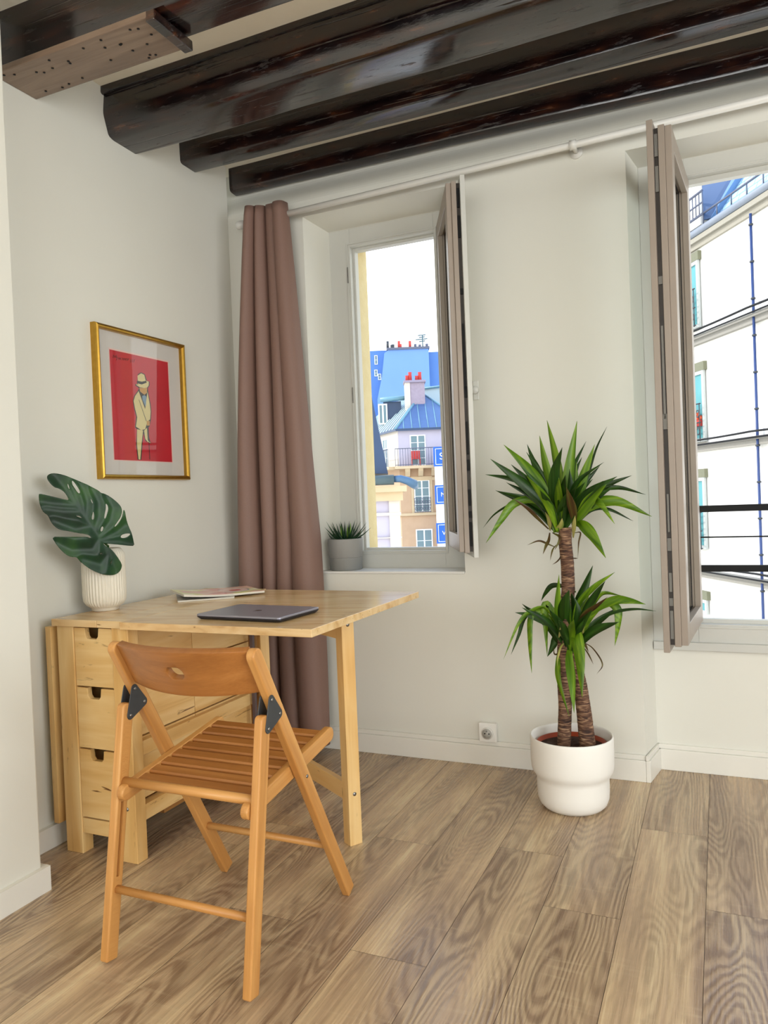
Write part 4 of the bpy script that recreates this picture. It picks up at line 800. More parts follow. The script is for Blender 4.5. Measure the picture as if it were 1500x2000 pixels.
magazine('magazine', 'yellow and pink covered magazine on top, its left edge curling up', (.275, -.575), math.radians(52), .30, .215, .008, .7466, mag_cover('cover_colour', [(.35, '#e7e1c0'), (.45, '#d8d48c'), (.55, '#e3b7a4'), (.68, '#d98f86')]), .014,
         [(.06, .0, .062, mat('cover_plate_rim', '#5d6c72', '#6f7c80', .3)), (.06, .0, .056, mat('cover_plate', '#e8c9bd', '#e0b7ab', .3)), (.065, -.01, .022, mat('cover_food', '#c84a40', '#b8443a', .3))])

# ================================================================== VASE AND MONSTERA LEAF
vc = (.100, -.960, .74)
vs_ = thing('ribbed_vase', 'cream ribbed ceramic vase on the corner of the birch table', 'vase', vc)
M_vase = mat('cream_ceramic', '#ded8c8', '#d6cfbe', .45, 12)
v = MB(); v.lathe([(.040, 0, 0), (.044, .002, 0), (.044, .009, 0), (.048, .012, 0), (.058, .020, .5), (.0655, .034, 1), (.0672, .06, 1), (.0672, .175, 1), (.066, .190, .8), (.060, .203, .3), (.056, .208, 0), (.051, .208, 0), (.050, .20, 0), (.058, .18, 0), (.060, .05, 0), (.045, .02, 0), (0, .018, 0)], vc, 320, rib=.0034, ribn=40)
v.build('vase_body', M_vase, vs_)
ml = thing('monstera_leaf', 'single dark green artificial monstera leaf standing in the ribbed vase', 'leaf', (.100, -.960, .77))
def monstera_mat():
    m = bpy.data.materials.new('monstera_green'); m.use_nodes = True; nt = m.node_tree; b = nt.nodes['Principled BSDF']; L = nt.links.new
    co = N(nt, 'ShaderNodeTexCoord'); no = N(nt, 'ShaderNodeTexNoise'); no.inputs['Scale'].default_value = 9; no.inputs['Detail'].default_value = 3; L(co.outputs['Object'], no.inputs['Vector'])
    r = ramp(nt, [(.3, '#0a1f12'), (.5, '#12361d'), (.66, '#2a5020')]); L(no.outputs[0], r.inputs[0]); L(r.outputs[0], b.inputs['Base Color'])
    b.inputs['Roughness'].default_value = .40; b.inputs['Specular IOR Level'].default_value = .32
    return m
M_mon = monstera_mat()
A = Vector((MON_A[0], MON_A[1], .90)); Dv = Vector((MON_D[0], MON_D[1], 0)); Nv = Vector((MON_D[1], -MON_D[0], 0))
def segd(p, a, b):
    a = Vector(a); b = Vector(b); ab = b-a; t = max(0, min(1, (p-a).dot(ab)/ab.length_squared)); return (p-(a+ab*t)).length
def mdepth(p):
    dv = min(segd(p, v[i], v[i+1]) for v in MON_VEINS for i in range(len(v)-1))
    puff = .010*(1-math.exp(-(dv/.026)**1.6))
    c = Vector((.150, .10))
    return puff - .9*(p-c).length_squared*.35
xs = [p[0] for p in MON_OUT]; ys = [p[1] for p in MON_OUT]
def inpoly(p, poly):
    c = False; j = len(poly)-1
    for i in range(len(poly)):
        xi, yi = poly[i]; xj, yj = poly[j]
        if (yi > p[1]) != (yj > p[1]) and p[0] < (xj-xi)*(p[1]-yi)/(yj-yi)+xi: c = not c
        j = i
    return c
def dens(poly, st=.006):
    o = []
    for i in range(len(poly)):
        a = Vector(poly[i]); b = Vector(poly[(i+1) % len(poly)]); n_ = max(1, int((b-a).length/st)); o += [tuple(a+(b-a)*k/n_) for k in range(n_)]
    return o
def smooth2(poly, it=1):
    for _ in range(it):
        n_ = len(poly); o = []
        for i in range(n_):
            a = Vector(poly[i]); b = Vector(poly[(i+1) % n_]); o += [tuple(a*.75+b*.25), tuple(a*.25+b*.75)]
        poly = o
    return poly
mo = dens(smooth2(MON_OUT)); mh = [smooth2(h) for h in MON_HOLES]
pts = []; st = .005; y = min(ys); r_i = 0
while y < max(ys):
    x = min(xs)+(st/2 if r_i % 2 else 0)
    while x < max(xs):
        if inpoly((x, y), mo) and not any(inpoly((x, y), h) for h in mh): pts.append((x, y))
        x += st
    y += st*.87; r_i += 1
vo, F = tri(mo, mh, pts)
mb = MB(); mb.add([A+Dv*p.x+Vector((0, 0, p.y))+Nv*mdepth(p) for p in vo], F, (0, 0, 1), 0, True)
lo_ = mb.build('leaf_blade', M_mon, ml); sm = lo_.modifiers.new('solid', 'SOLIDIFY'); sm.thickness = .0012
jn = A+Dv*.238+Vector((0, 0, .985-.90))
mid = Vector((.16, -.95, .985))
jn = min((A+Dv*p[0]+Vector((0, 0, p[1])) for p in MON_VEINS[5][:1]), key=lambda q: 0)
MB().tube([jn-Nv*.004, jn-Nv*.03+Vector((0, 0, .004)), Vector((.12, -.955, .955)), Vector((.11, -.96, .90)), Vector((.10, -.96, .77))], [.003, .0035, .004, .004, .004], 10).build('stalk', mat('stalk_green', '#3f6a2a', '#33561f', .4), ml)

UPV = Vector((0, 0, 1))
# ================================================================== POTTED YUCCA
pc = Vector((1.515, -.30, 0))
pot = thing('plant_pot', 'large white stepped plant pot standing on the floor by the window wall', 'plant pot', pc)
M_pot = mat('matt_white_pot', '#eceae4', '#e6e4dd', .5, 8)
v = MB(); v.lathe([(.085, 0), (.100, .004), (.112, .016), (.119, .035), (.121, .06), (.121, .098), (.1225, .108), (.1285, .118), (.1345, .127), (.1375, .140), (.1390, .16), (.1395, .236), (.1385, .243), (.1360, .246), (.1335, .243), (.132, .236), (.130, .15), (.112, .11), (.110, .04), (0, .03)], pc, 96); v.build('pot_body', M_pot, pot)
yc = thing('yucca_plant', 'tall yucca with two cane trunks and two crowns of pointed green leaves', 'plant', pc+Vector((0, 0, .04)))
v = MB(); v.lathe([(.095, .045), (.116, .200), (.118, .218), (.1155, .218), (.112, .195)], pc, 48); v.build('nursery_pot', mat('terracotta_plastic', '#a3401f', '#93391b', .5), yc, label='orange brown nursery pot rim')
# soil
sv_ = MB(); rs = random.Random(8); vs = [(pc.x, pc.y, .205)]; n_ = 40
for r in range(1, 9):
    for j in range(n_): 
        th = 2*PI*j/n_; rr = .1125*r/8; vs.append((pc.x+rr*math.cos(th), pc.y+rr*math.sin(th), .203+rs.uniform(-.005, .006)*(r < 8)))
fs = [(0, 1+j, 1+(j+1) % n_) for j in range(n_)]+[(1+(r-1)*n_+j, 1+r*n_+j, 1+r*n_+(j+1) % n_, 1+(r-1)*n_+(j+1) % n_) for r in range(1, 8) for j in range(n_)]
sv_.add(vs, fs, (0, 0, 1)); sv_.build('soil', mat('potting_soil', '#2e1d15', '#4a3226', .95, 90, .8), yc)
def bark():
    m = bpy.data.materials.new('yucca_bark'); m.use_nodes = True; nt = m.node_tree; b = nt.nodes['Principled BSDF']; L = nt.links.new
    co = N(nt, 'ShaderNodeTexCoord'); mp = N(nt, 'ShaderNodeMapping'); mp.inputs['Scale'].default_value = (22, 22, 130); L(co.outputs['Object'], mp.inputs[0])
    no = N(nt, 'ShaderNodeTexNoise'); no.inputs['Scale'].default_value = 1; no.inputs['Detail'].default_value = 6; no.inputs['Distortion'].default_value = 1.2; L(mp.outputs[0], no.inputs['Vector'])
    r = ramp(nt, [(.32, '#2c1a12'), (.48, '#5b3d2c'), (.6, '#8a6a50'), (.75, '#b59a7c')]); L(no.outputs[0], r.inputs[0]); L(r.outputs[0], b.inputs['Base Color']); b.inputs['Roughness'].default_value = .8
    bp = N(nt, 'ShaderNodeBump'); bp.inputs['Strength'].default_value = .9; bp.inputs['Distance'].default_value = .004; L(no.outputs[0], bp.inputs['Height']); L(bp.outputs[0], b.inputs['Normal'])
    return m
M_bark = bark()
def trunk(P, dy, r0, r1):
    pts = [Vector(p)+pc+Vector((0, dy, 0)) for p in P]; fine = []
    for i in range(len(pts)-1):
        for k in range(14): fine.append(pts[i].lerp(pts[i+1], k/14))
    fine.append(pts[-1]); rr = []
    for i in range(len(fine)):
        t = i/len(fine); rr.append((r0+(r1-r0)*t)*(1+.03*abs(math.sin(i*1.15))+random.uniform(-.015, .015)))
    MB().tube(fine, rr, 22).build('trunk', M_bark, yc)
trunk([TRUNK_A[0][:2]+(.19,)]+TRUNK_A[1:], 0, .0225, .0215); trunk([TRUNK_B[0][:2]+(.19,)]+TRUNK_B[1:], 0, .0275, .017)
def leafmat(name, a, b_, c_):
    m = bpy.data.materials.new(name); m.use_nodes = True; nt = m.node_tree; b = nt.nodes['Principled BSDF']; L = nt.links.new
    at = N(nt, 'ShaderNodeAttribute', attribute_name='grain'); mp = N(nt, 'ShaderNodeMapping'); mp.inputs['Scale'].default_value = (2, 90, 90); L(at.outputs['Vector'], mp.inputs[0])
    no = N(nt, 'ShaderNodeTexNoise'); no.inputs['Scale'].default_value = 1; no.inputs['Detail'].default_value = 2; L(mp.outputs[0], no.inputs['Vector'])
    r = ramp(nt, [(.3, a), (.5, b_), (.7, c_)]); L(no.outputs[0], r.inputs[0]); L(r.outputs[0], b.inputs['Base Color']); b.inputs['Roughness'].default_value = .36
    # leaves let some light through
    tr_ = N(nt, 'ShaderNodeBsdfTranslucent'); L(r.outputs[0], tr_.inputs[0]); mx = N(nt, 'ShaderNodeMixShader'); mx.inputs[0].default_value = .28
    out = [n for n in nt.nodes if n.type == 'OUTPUT_MATERIAL'][0]; L(b.outputs[0], mx.inputs[1]); L(tr_.outputs[0], mx.inputs[2]); L(mx.outputs[0], out.inputs[0])
    return m
ML = [leafmat('yucca_dark', '#16300a', '#24480f', '#345e18'), leafmat('yucca_light', '#46700f', '#648c14', '#86a822'), leafmat('yucca_dry', '#3a2716', '#5a4322', '#6b6a2c'), leafmat('yucca_sheath', '#8a9a45', '#b0ae60', '#c9bb7e')]
def bez(P, t):
    # Catmull style interpolation through the given points
    k = len(P)-1; x = t*k; i = min(int(x), k-1); f_ = x-i
    p1, p2 = P[i], P[i+1]; p0 = P[i-1] if i > 0 else p1*2-p2; p3 = P[i+2] if i+2 <= k else p2*2-p1
    return .5*((2*p1)+(p2-p0)*f_+(2*p0-5*p1+4*p2-p3)*f_*f_+(3*p1-p0-3*p2+p3)*f_**3)
def blade(P, wd, parent, mt, name='leaf', n_=22, thick=.0006, cup=.25, root=None, side=None):
    P = [Vector(p) for p in P]; vs = []
    for i in range(n_+1):
        t = i/n_; c = bez(P, t); d = (bez(P, min(1, t+.02))-bez(P, max(0, t-.02))).normalized()
        view = side if side is not None else Vector((-.17, .98, .0)).normalized()
        sdv = d.cross(view)
        if sdv.length < .15: sdv = Vector((1, 0, 0))
        sdv.normalize()
        tw = math.sin(t*2.2+wd*300)*.45; nrm = d.cross(sdv).normalized(); sdv = (sdv*math.cos(tw)+nrm*math.sin(tw)).normalized(); nrm = d.cross(sdv).normalized()
        w_ = wd/2*max(.02, (.34+.66*math.sin(min(1, t/.55)*PI/2)**1.3) if t < .55 else max(.02, 1-((t-.55)/.45)**1.55))
        vs += [c-sdv*w_+nrm*w_*cup, c, c+sdv*w_+nrm*w_*cup]
    fs = []
    for i in range(n_): fs += [(i*3, i*3+1, i*3+4, i*3+3), (i*3+1, i*3+2, i*3+5, i*3+4)]
    mb = MB(); mb.add(vs, fs, tuple(P[-1]-P[0]), 0, True)
    o = mb.build(name, mt, parent); s_ = o.modifiers.new('solid', 'SOLIDIFY'); s_.thickness = thick
    return o
rs = random.Random(31)
EXTRA = []
for (base, cnt, ln) in (((-.012, 0, .955), 26, .26), ((.006, .0, .535), 18, .22)):
    for k in range(cnt):
        a = 2*PI*k/cnt+rs.uniform(-.2, .2); el = rs.uniform(.75, 1.35); l_ = ln*rs.uniform(.6, 1.0)
        b0 = Vector(base)+Vector((math.cos(a)*.018, math.sin(a)*.018, rs.uniform(-.02, .02)))
        hd = Vector((math.cos(a), math.sin(a), 0)); m1 = b0+hd*l_*.5*math.cos(el)+UPV*l_*.5*math.sin(el); e1 = m1+hd*l_*.55*math.cos(el-.35)+UPV*l_*.5*math.sin(el-.35)
        EXTRA.append(([tuple(b0), tuple(m1), tuple(e1)], rs.uniform(.020, .030), rs.choice((0, 0, 1))))
for (P, wd, c) in YUC_TOP+YUC_LOW+EXTRA:
    o = blade([Vector(p)+pc for p in P], wd*1.12, yc, ML[c])
    if c == 2: o['label'] = 'dry brown leaf'

# ================================================================== SUCCULENT ON THE SILL
scn = Vector((.490, .078, .772))
gp_ = thing('plant_pot', 'small two-tone grey plant pot on the small window sill', 'plant pot', scn)
v = MB(); v.lathe([(.066, 0), (.0705, .003), (.072, .053), (.0725, .055)], scn, 64); v.build('lower_band', mat('grey_pot_low', '#8b8b87', '#858581', .6), gp_)
v = MB(); v.lathe([(.0725, .0552), (.0742, .057), (.078, .133), (.0778, .137), (.0755, .137), (.074, .13), (.068, .06), (0, .055)], scn, 64); v.build('upper_band', mat('grey_pot', '#94938f', '#8e8d89', .6), gp_)
al = thing('haworthia_succulent', 'spiky dark green succulent with a pale centre growing in the grey pot', 'plant', scn+Vector((0, 0, .06)))
v = MB(); v.lathe([(.0725, .112), (.05, .118), (.02, .121), (0, .122)], scn, 32); v.build('soil', bpy.data.materials['potting_soil'], al)
MS = [leafmat('succulent_dark', '#16301c', '#24482b', '#3a6038'), leafmat('succulent_pale', '#6a9a34', '#8cbc44', '#a8cc62')]
rs = random.Random(21)
for ringi, (cnt, el0, ln, wd, mi_) in enumerate(((9, 24, .092, .017, 0), (9, 40, .088, .016, 0), (7, 56, .078, .015, 0), (5, 72, .062, .014, 1), (3, 84, .05, .012, 1))):
    for k in range(cnt):
        a = 2*PI*(k+.37*ringi)/cnt+rs.uniform(-.15, .15); el = math.radians(el0+rs.uniform(-6, 6)); l_ = ln*1.32*rs.uniform(.88, 1.12)
        hd = Vector((math.cos(a), math.sin(a), 0)); c0 = scn+Vector((0, 0, .120))+hd*.008
        el2 = el+math.radians(14)
        p1 = c0+hd*l_*.5*math.cos(el)+Vector((0, 0, l_*.5*math.sin(el))); p2 = p1+hd*l_*.5*math.cos(el2)+Vector((0, 0, l_*.5*math.sin(el2)))
        pts = [c0, p1, p2]
        for q in pts:   # keep the tips off the frame and the wall
            q.y = min(q.y, .152); q.x = max(q.x, .414)
        sd_ = Vector((-math.sin(a), math.cos(a), 0)); nup = (p2-c0).cross(sd_).normalized()
        vs = []; n_ = 9
        for i in range(n_+1):
            t = i/n_; c = bez(pts, t); w_ = wd/2*(1-t**1.5)*(.8+.2*math.sin(t*PI))+.0002; d = (bez(pts, min(1, t+.05))-bez(pts, max(0, t-.05))).normalized(); nr = d.cross(sd_).normalized()
            if nr.z > 0: nr = -nr
            vs += [c-sd_*w_-nr*w_*.3, c+nr*w_*.75, c+sd_*w_-nr*w_*.3, c-nr*w_*.05]
        fs = [(i*4+j, i*4+(j+1) % 4, (i+1)*4+(j+1) % 4, (i+1)*4+j) for i in range(n_) for j in range(4)]+[(3, 2, 1, 0), tuple(n_*4+j for j in range(4))]
        mb = MB(); mb.add(vs, fs, tuple(p2-c0), 0, True); mb.build('leaf', MS[mi_], al)

# ================================================================== OUTSIDE
FH = Vector((-math.sin(YAW), math.cos(YAW), 0)); RH = Vector((math.cos(YAW), math.sin(YAW), 0)); UP = Vector((0, 0, 1))
def ray(u, v): return _r2*((u-750)/FPX)+_d2*((v-1000)/FPX)+_f
def V(u, v, D):
    r = ray(u, v); return CAM+r*(D/r.dot(FH))
def lz(u, v, D):
    p = V(u, v, D)-CAM; return p.dot(RH), p.z+CAM.z
def LW(lat, D, z): return Vector((CAM.x, CAM.y, 0))+RH*lat+FH*D+UP*z
M_zinc = mat('sky_tinted_zinc', '#42608c', '#3a5680', .45, 3); M_zincl = mat('pale_zinc', '#6d98a8', '#618c9d', .4, 3); M_zincd = mat('dark_zinc', '#2c4464', '#263c5a', .4, 5)  # blue in the zinc stands for reflected sky and shade
M_farw = mat('shade_blue_render', '#7398d6', '#6a90cc', .8, .5); M_farw2 = mat('shade_blue_render_dark', '#5a82be', '#527ab4', .8, .7)  # blue puts the cold shade into the wall colour
M_cream_w = mat('sunlit_cream_tint', '#cfc5b8', '#c6bcae', .85, 2); M_lav = mat('pale_render', '#b8b2bf', '#b0aab8', .85, 2); M_tan = mat('tan_stone', '#c0a284', '#b09274', .85, 2.2, detail=5); M_tanl = mat('light_stone', '#c9b493', '#bba582', .85, 2)
M_red = mat('red_clay', '#c8433a', '#b23a33', .7, 9); M_iron = mat('grey_iron', '#5d6274', '#525768', .5); M_pane = mat('far_window_pane', '#5c7480', '#6f8a8c', .15, 1.2); M_wfr = mat('far_window_frame', '#f0f0ee', '#e6e6e4', .5)
M_blue_s = mat('sign_blue', '#1f62d8', '#1b5acb', .5); M_white_s = mat('sign_white', '#eef0f4', '#e4e7ee', .5)
M_ground = mat('pale_bounce_paving', '#d8d3c8', '#cdc8bc', .9, 2)  # unseen street, made pale to bounce light up to the beams
GZ = -13.0
MB().box(-70, 60, .6, 110, GZ-.3, GZ).build('ground', M_ground, kind='structure')
def Lb(mb, l0, l1, d0, d1, z0, z1, axis=None, mi=0):
    mb.obox(LW(l0, d0, z0), RH*(l1-l0), FH*(d1-d0), UP*(z1-z0), axis, mi); return mb
def fwin(parent, O, ux, nx, w, h, mull=1, rails=2, fr=.06, guard=None, rec=.12, name='window', pane=None, gm=None, fm=None):
    """window whose lower left corner is O on a facade; ux along it, nx outwards"""
    m = MB(); m.ring(O, ux, UP, nx, 0, w, 0, h, fr, -rec, .03)
    for k in range(mull): 
        x = w*(k+1)/(mull+1); m.obox(O+ux*(x-fr*.6)-nx*rec*.5, ux*fr*1.2, nx*(rec*.5+.01), UP*h)
    for k in range(rails):
        z = h*(k+1)/(rails+1); m.obox(O+UP*(z-fr*.22)-nx*rec*.5, ux*w, nx*(rec*.5+.005), UP*fr*.45)
    f = m.build(name, fm or M_wfr, parent)
    MB().obox(O-nx*.02+ux*fr*.5+UP*fr*.5, ux*(w-fr), nx*.012, UP*(h-fr)).build('pane', pane or M_pane, f)
    if guard:
        g = MB(); gh = guard
        for z in (0.03, gh*.5, gh): g.tube([O+nx*.16+UP*z-ux*.05, O+nx*.16+UP*z+ux*(w+.05)], .018, 6)
        n_ = max(4, int(w/.16))
        for k in range(n_+1): g.tube([O+nx*.16+ux*(w*k/n_), O+nx*.16+ux*(w*k/n_)+UP*gh], .012, 5)
        for k in range(n_):
            c = O+nx*.16+ux*(w*(k+.5)/n_)
            for cz in (gh*.27, gh*.74): g.tube([c+UP*cz+(ux*math.cos(a)+UP*math.sin(a)*1.2)*w/n_*.42 for a in [2*PI*q/10 for q in range(11)]], .014, 5)
        g.build('window_guard', gm or M_iron, f)
    return f
# ---- corner house in the middle distance (small window)
D = 48
mid = thing('corner_house', 'corner house with sky-tinted zinc roof and red chimney pots beyond the small window', 'building', LW(4, 52, GZ))
lc, ze = lz(777, 838, D); l2 = lz(912, 838, D)[0]
lv = Vector((-1.29, 3.4)).normalized()
def LF(s, z, off=0): # point on the left face, s metres from the corner
    return LW(lc+lv.x*s-off*lv.y, D+lv.y*s+off*lv.x, z)
zb1 = lz(800, 911, D)[1]
zb2 = lz(800, 1003, D)[1]
def plan_wall(z0, z1, g, mt, nm, off=0.):
    P = [(lc-off, D-off), (l2, D-off), (l2, D+9), (lc+lv.x*9, D+lv.y*9)]
    m = MB(); m.prism([LW(a, b, z0) for a, b in P], UP*(z1-z0)); return m.build(nm, mt, g)
plan_wall(zb1, ze, mid, M_lav, 'upper_wall'); plan_wall(GZ, zb1, mid, M_tan, 'lower_wall')  # lavender upper wall has the shade of the street front painted in
MB().obox(LF(0, zb1, .0), LF(8, zb1)-LF(0, zb1), (LF(0, 0, .04)-LF(0, 0)), UP*(ze-zb1)).build('sunlit_side_tint', M_cream_w, mid)  # cream overlay stands for sunlight on the side face
# roof
la, za_ = lz(824, 767, D+4)
E1 = LW(lc-.15, D-.25, ze); E2 = LW(l2+.15, D-.25, ze); A_ = LW(la, D+4, za_); E3 = LW(l2+.15, D+9, ze); E0 = LF(8.5, ze, .2); R0 = A_+(RH*lv.x+FH*lv.y)*6
rf = MB()
rf.add([E1, E2, A_], [(0, 1, 2)], None, 0)
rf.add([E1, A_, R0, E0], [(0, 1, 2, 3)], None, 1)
rf.add([E2, E3, A_], [(0, 1, 2)], None, 0); rf.add([E3, E0, R0, A_], [(0, 1, 2, 3)], None, 0)
rf.add([E1, E2, E2-UP*.14, E1-UP*.14], [(0, 3, 2, 1)], None, 2); rf.add([E1, E0, E0-UP*.14, E1-UP*.14], [(0, 1, 2, 3)], None, 2)
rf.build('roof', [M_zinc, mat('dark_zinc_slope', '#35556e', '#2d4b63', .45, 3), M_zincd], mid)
sm_ = MB(); sm_.tube([E1, A_], .08, 6); sm_.tube([A_, E2], .08, 6)
for k in range(1, 9):
    b = E1.lerp(E2, k/9)
    # each seam rises straight up the slope until it meets a hip
    wl = (b-E1).dot(RH)/max(.01, (A_-E1).dot(RH)); wr = (E2-b).dot(RH)/max(.01, (E2-A_).dot(RH)); f_ = min(1, wl, wr)
    sm_.tube([b, b+FH*4.25*f_+UP*(za_-ze)*f_], .035, 5)
sm_.build('roof_seams', M_zincl, mid)
sm_ = MB()
for k in range(1, 17):
    t = k/16; sm_.tube([E1.lerp(E0, t), A_.lerp(R0, t)], .055, 5)
sm_.build('roof_seams', mat('white_seam', '#c9d8d2', '#c0cfc8', .5), mid)
hb = MB(); hl, hz = lz(829, 759, 54); Lb(hb, hl, hl+6, 54, 56, ze-1, hz); hbo = hb.build('rear_wing', mat('pale_rear_wall', '#aebfc4', '#a4b6bb', .8), mid)
hb = MB(); hb.tube([LW(hl-.1, 53.9, hz), LW(hl+6, 53.9, hz+.5)], .09, 6); hb.build('rear_ridge', M_zincl, hbo)
# chimney and pots
l0, zt = lz(790, 745, 50.5); l1, _ = lz(829, 745, 50.5); zz = lz(800, 800, 50.5)[1]
c_ = MB(); Lb(c_, l0, l0+.35, 50.5, 51.6, zz-.8, zt); cm = c_.build('chimney', M_cream_w, mid)
c_ = MB(); Lb(c_, l0+.35, l1, 50.55, 51.6, zz-.8, zt-.05); c_.build('chimney_face', mat('grey_brick', '#a79aa6', '#8d7f8c', .9, 6), mid)
c_ = MB(); Lb(c_, l0-.06, l1+.08, 50.42, 51.7, zt-.08, zt+.06); c_.build('chimney_cap', mat('mauve_cap', '#9a8f9f', '#8c8191', .8), mid)
for u_, h_ in ((795, .40), (801, .62), (814, .36), (820, .60)):
    l, _z = lz(u_, 743, 51); b = LW(l, 51, zt+.05); MB().tube([b, b+UP*h_*.8, b+UP*h_], [.13, .11, .13], 10).build('chimney_pot', M_red, mid)
# dormer and gutter on the left slope
l0, zt = lz(748, 782, 52); l1, _ = lz(783, 782, 52); zb = lz(750, 832, 52)[1]
d_ = MB(); Lb(d_, l0, l1, 52, 54, zb-.6, zt-.1); dm = d_.build('dormer', M_zincd, mid)
d_ = MB(); d_.tube([LW(l0-.2, 51.8, zt), LW(l1+.5, 51.8, zt+.1)], .16, 8); d_.build('dormer_gutter', M_zincl, dm)
fwin(dm, LW(l0-.35, 51.9, zb+.1), RH, -FH, .62, zt-zb-.35, 1, 0, .09)
# balcony
by = MB(); Lb(by, lc-.3, l2, D-.85, D, zb1-.16, zb1); by.obox(LF(-.2, zb1-.16), LF(7, 0)-LF(-.2, 0), LF(0, 0, .8)-LF(0, 0), UP*.16); bal = by.build('balcony_slab', M_tanl, mid)
for k in range(7):
    a = lc+.35+k*.82; cbm = MB(); cbm.prism([LW(a, D, zb1-.16), LW(a, D-.7, zb1-.16), LW(a, D-.62, zb1-.32), LW(a, D-.2, zb1-.62), LW(a, D, zb1-.66)], RH*.3); cbm.build('corbel', M_tanl, bal)
zr = lz(800, 877, D)[1]; rl_ = MB()
rl_.tube([LW(lc-.25, D-.8, zr), LW(l2, D-.8, zr)], .03, 6); rl_.tube([LW(lc-.25, D-.8, zb1+.08), LW(l2, D-.8, zb1+.08)], .02, 6)
k = lc-.25
while k < l2: rl_.tube([LW(k, D-.8, zb1), LW(k, D-.8, zr)], .014, 4); k += .16
p0, p1 = LF(0, zr, .75), LF(6, zr, .75)
rl_.tube([p0, p1], .03, 6)
for i in range(36): p = p0.lerp(p1, i/36); rl_.tube([p, p-UP*(zr-zb1)], .014, 4)
rl_.build('balcony_railing', M_iron, mid)
for (u0, u1, v0, v1, g, rr) in ((800, 833, 850, 909, None, 3), (808, 841, 938, 1000, .9, 3), (812, 847, 1034, 1100, .8, 2)):
    a, z1_ = lz(u0, v0, D); b, z0_ = lz(u1, v1, D); f = fwin(mid, LW(a, D-.02, z0_), RH, -FH, b-a, z1_-z0_, 1, rr, .07, guard=g)
    if v0 == 938:
        m = MB(); m.ring(LW(a, D, z0_), RH, UP, -FH, -.18, b-a+.18, -.1, z1_-z0_+.22, .16, 0, .06); m.build('stone_surround', M_tanl, f)
z_ = lz(760, 856, 50)[1]; fwin(mid, LF(1.75, zb1+.05, .05), (LF(1, 0)-LF(0, 0)).normalized(), (LF(0, 0, 1)-LF(0, 0)).normalized(), .9, z_-zb1-.1, 1, 2, .06)
st_ = MB(); Lb(st_, lc-.08, l2, D-.14, D, zb2-.14, zb2+.02); st_.obox(LF(0, zb2-.14), LF(7, 0)-LF(0, 0), LF(0, 0, .14)-LF(0, 0), UP*.16); st_.build('string_course', M_tanl, mid)
st_ = MB(); z_ = zb1-.72; Lb(st_, lc-.03, l2, D-.07, D, z_-.2, z_); st_.build('string_course', M_tanl, mid)
# folding chair on the balcony
rc_ = thing('balcony_chair', 'tiny bright red chair on the far balcony', 'chair', LW(lz(815, 908, D-.45)[0], D-.45, zb1))
lr = lz(804, 905, D-.45)[0]; m = MB()
Lb(m, lr, lr+.55, D-.7, D-.25, zb1+.42, zb1+.47); m.build('seat', M_red, rc_)
m = MB(); Lb(m, lr, lr+.55, D-.28, D-.24, zb1+.47, zb1+.95); m.build('backrest', M_red, rc_)
for (dx, dy) in ((0, -.7), (.51, -.7), (0, -.28), (.51, -.28)): m = MB(); Lb(m, lr+dx, lr+dx+.04, D+dy, D+dy+.04, zb1, zb1+.42); m.build('leg', M_red, rc_)
# ---- vertical blue and white shop banner
bn = thing('vertical_street_sign', 'tall vertical sign of blue and white panels with white capitals', 'sign', LW(lz(858, 1000, 47)[0], 47, GZ))
Ds = 46.6
def sgl(u, v): return lz(u, v, Ds)
bl = sgl(847, 890)[0]
m = MB(); z_hi = sgl(850, 872)[1]; Lb(m, bl+.04, bl+1.35, Ds+.02, Ds+.22, GZ, z_hi-.05); m.build('white_panel', M_white_s, bn)
for (v0, v1, txt, sz) in ((873, 911, 'S', .44), (948, 985, 'MA', .27), (1022, 1062, 'VI', .27)):
    z1_, z0_ = sgl(850, v0)[1], sgl(850, v1)[1]
    m = MB(); Lb(m, bl, bl+1.4, Ds, Ds+.24, z0_, z1_); pb = m.build('blue_panel', M_blue_s, bn)
    m = MB(); m.ring(LW(bl, Ds, z0_), RH, UP, -FH, .10, 1.30, .10, z1_-z0_-.10, .03, 0, .012); m.build('white_border', M_white_s, pb)
    tcu = bpy.data.curves.new('t', 'FONT'); tcu.body = txt; tcu.size = sz*1.35; tcu.extrude = .006; tcu.align_x = 'LEFT'; tcu.align_y = 'CENTER'
    to = bpy.data.objects.new('t', tcu); COL.objects.link(to); bpy.context.view_layer.update()
    me = bpy.data.meshes.new_from_object(to.evaluated_get(bpy.context.evaluated_depsgraph_get())); bpy.data.objects.remove(to)
    me.materials.clear(); me.materials.append(M_white_s)
    o = bpy.data.objects.new('lettering', me); COL.objects.link(o); o.parent = pb
    o.matrix_local = Matrix.Translation(LW(bl+.34, Ds-.012, (z0_+z1_)/2)-Vector(pb['_org'])) @ Matrix(((RH.x, 0, -FH.x, 0), (RH.y, 0, -FH.y, 0), (0, 1, 0, 0), (0, 0, 0, 1)))
for v in (922, 933, 1000):
    z_ = sgl(850, v)[1]; m = MB(); Lb(m, bl+.62, bl+.86, Ds+.012, Ds+.02, z_-.12, z_+.06); m.build('small_mark', mat('sign_mark', '#9aa8be', '#8f9db4', .6) if 'sign_mark' not in bpy.data.materials else bpy.data.materials['sign_mark'], bn)
